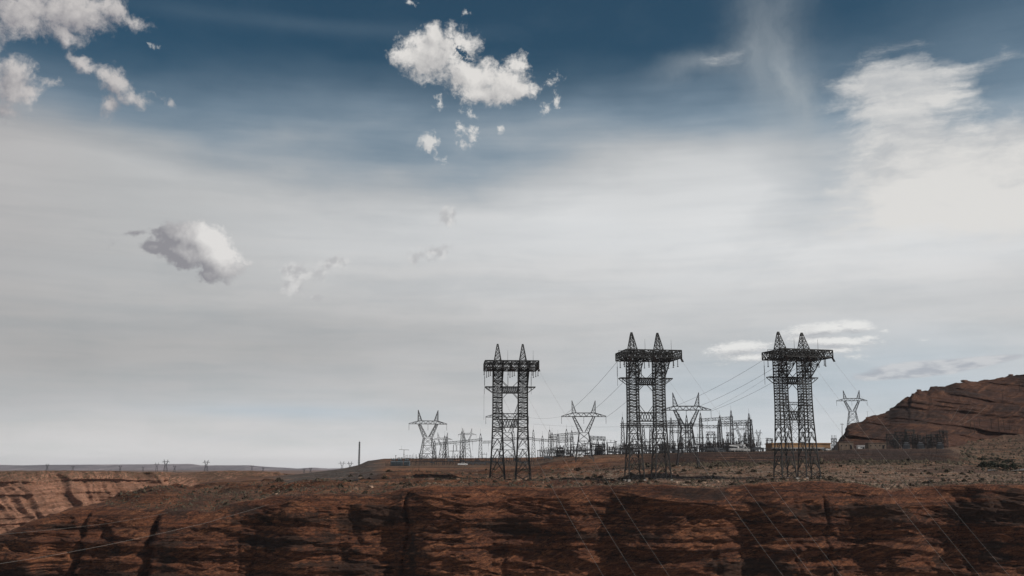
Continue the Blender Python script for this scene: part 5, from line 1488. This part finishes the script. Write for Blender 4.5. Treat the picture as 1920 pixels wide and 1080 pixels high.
# junipers in the hollow at the right
def tree(label, base, h, r_, seed):
    root = thing('juniper_tree', label, 'tree', base, 0, 'junipers by the road')
    MB().bar((0, 0, -.5), (.2, 0, h * .6), .5, .2).build('trunk', M['wood'], root)
    me = shrub_mesh('crown', seed, M['juniper'], 300, 1.0, 1.0)
    rj = random.Random(seed); lob = [(rj.uniform(-.7, .7), rj.uniform(-.7, .7), rj.uniform(-.7, .3), rj.uniform(.3, .62)) for _ in range(7)]
    for q in range(300):
        L_ = lob[q % 7]
        for v_ in me.vertices[q * 4:q * 4 + 4]: v_.co = Vector((v_.co.x * L_[3] + L_[0], v_.co.y * L_[3] + L_[1], v_.co.z * L_[3] + L_[2]))
    o = bpy.data.objects.new('crown', me); COL.objects.link(o); o.parent = root; o.location = (0, 0, h * .42); o.scale = (r_, r_, h * .46)
for i, (px, Yd, h, r_) in enumerate([(1845, 500, 4.0, 3.4), (1858, 507, 4.6, 3.8), (1871, 512, 6.4, 3.6), (1882, 505, 4.2, 3.2), (1894, 510, 5.2, 3.6), (1904, 514, 6.0, 3.0), (1842, 540, 4.2, 3.0), (1868, 552, 3.6, 3.6), (1890, 556, 3.4, 3.8)]):
    tree(f'dark juniper in the hollow by the road, number {i + 1} counting from the left' if False else ['leftmost low juniper in the hollow beside the road', 'broad juniper second from the left in the hollow', 'tallest juniper in the middle of the hollow', 'low juniper just right of the tallest', 'juniper second from the right in the hollow', 'upright juniper at the right end of the hollow', 'juniper on the upper bank, leftmost behind the hollow', 'juniper on the upper bank, middle one behind the hollow', 'juniper on the upper bank, rightmost behind the hollow'][i], ground(px, Yd), h, r_, 60 + i)
# road curving in from the right
rd = [(1995, 532, 7), (1955, 522, 7), (1920, 512, 6.5), (1895, 500, 6), (1872, 490, 5), (1852, 482, 4)]
v, f = [], []
for k, (px, Yd, w) in enumerate(rd):
    g0 = ground(px, Yd)
    for s in (-1, 1):
        q = ground(px, Yd + s * w); v.append((q.x + s * .0, q.y, max(q.z, g0.z - .4) + .45))
for k in range(len(rd) - 1): f.append((2 * k, 2 * k + 1, 2 * k + 3, 2 * k + 2))
tag(mesh_obj('road', v, f, M['asphalt']), kind='structure')

# loose stone and scrub too fine to count
def scatter(name, n, Ta, Tb, pa, pb, smin, smax, mat, kind, seed, flatk=1.0, rimw=False):
    rg = np.random.default_rng(seed)
    okr = np.where((T[:, 0] >= Ta) & (T[:, 0] <= Tb))[0]
    w = np.ones(len(okr)); i = rg.choice(okr, n)
    j = np.clip(np.interp(rg.uniform(pa, pb, n), cols, np.arange(NC)).astype(int), 0, NC - 2)
    fx, fy_ = rg.random(n), rg.random(n)
    i = np.minimum(i, nr - 2)
    P = np.stack([A[i, j] * (1 - fx) * (1 - fy_) + A[i, j + 1] * fx * (1 - fy_) + A[i + 1, j] * (1 - fx) * fy_ + A[i + 1, j + 1] * fx * fy_ for A in (X2, Y2, Z2)], -1)
    den = fbm(P[:, 0] / 25, P[:, 1] / 25, P[:, 2] * 0 + seed, 3); keep = den > .02 if kind != 'all' else den > -9
    keep &= ~((spur[i, j] > .2))
    P = P[keep]; n = len(P)
    s = rg.uniform(smin, smax, n) * rg.choice([1, 1, 1, 1.7], n)
    base = np.array([(1, 0, 0), (-.5, .87, 0), (-.5, -.87, 0), (0.1, 0.05, .95), (.4, .5, .45)]) 
    a = rg.uniform(0, 6.28, n); ca, sa = np.cos(a), np.sin(a)
    jit = rg.uniform(.7, 1.3, (n, 5, 3))
    B = base[None] * jit * s[:, None, None]; B[:, :, 2] *= flatk
    Vx = B[:, :, 0] * ca[:, None] - B[:, :, 1] * sa[:, None]; Vy = B[:, :, 0] * sa[:, None] + B[:, :, 1] * ca[:, None]
    Vv = np.stack([Vx, Vy, B[:, :, 2]], -1) + P[:, None, :] - np.array([0, 0, .08])
    F = np.array([(0, 4, 3), (4, 1, 3), (1, 2, 3), (2, 0, 3), (0, 1, 4)])[None] + (np.arange(n) * 5)[:, None, None]
    tag(mesh_obj(name, Vv.reshape(-1, 3), F.reshape(-1, 3), mat), kind='stuff')
scatter('rubble', 22000, .04, 2.2, 480, 2200, .06, .24, M['stone'], '', 1, .7)
scatter('dark_rubble', 9000, .02, 2.3, 250, 2200, .12, .4, M['darkstone'], 'all', 2, .8)
scatter('scrub', 9000, .02, 2.15, 200, 2200, .2, .62, M['shrub'], 'all', 3, 1.0)
scatter('terrace_scrub', 3000, 2.0, 5.2, 1800, 2300, .3, 1.0, M['shrub'], 'all', 6, 1.0)
scatter('embankment_scrub', 1100, 1.85, 2.2, 1180, 1800, .4, .9, M['shrub'], 'all', 4, 1.1)
# ------------------------------------------------------------------ air
def haze_box():
    x0, x1, y0, y1, z0, z1 = -21000, 24000, -60, 17500, -182, 125
    v = [(x, y, z) for x in (x0, x1) for y in (y0, y1) for z in (z0, z1)]
    f = [(0, 1, 3, 2), (4, 6, 7, 5), (0, 4, 5, 1), (2, 3, 7, 6), (0, 2, 6, 4), (1, 5, 7, 3)]
    m = bpy.data.materials.new('haze_air'); m.use_nodes = True
    t = m.node_tree; t.nodes.clear()
    o = t.nodes.new('ShaderNodeOutputMaterial'); p = t.nodes.new('ShaderNodeVolumePrincipled')
    p.inputs['Color'].default_value = (0.84, 0.85, 0.94, 1)
    p.inputs['Density'].default_value = 2.4e-5
    p.inputs['Anisotropy'].default_value = 0.0
    t.links.new(p.outputs[0], o.inputs['Volume'])
    tag(mesh_obj('haze', v, f, m), kind='stuff')
haze_box()
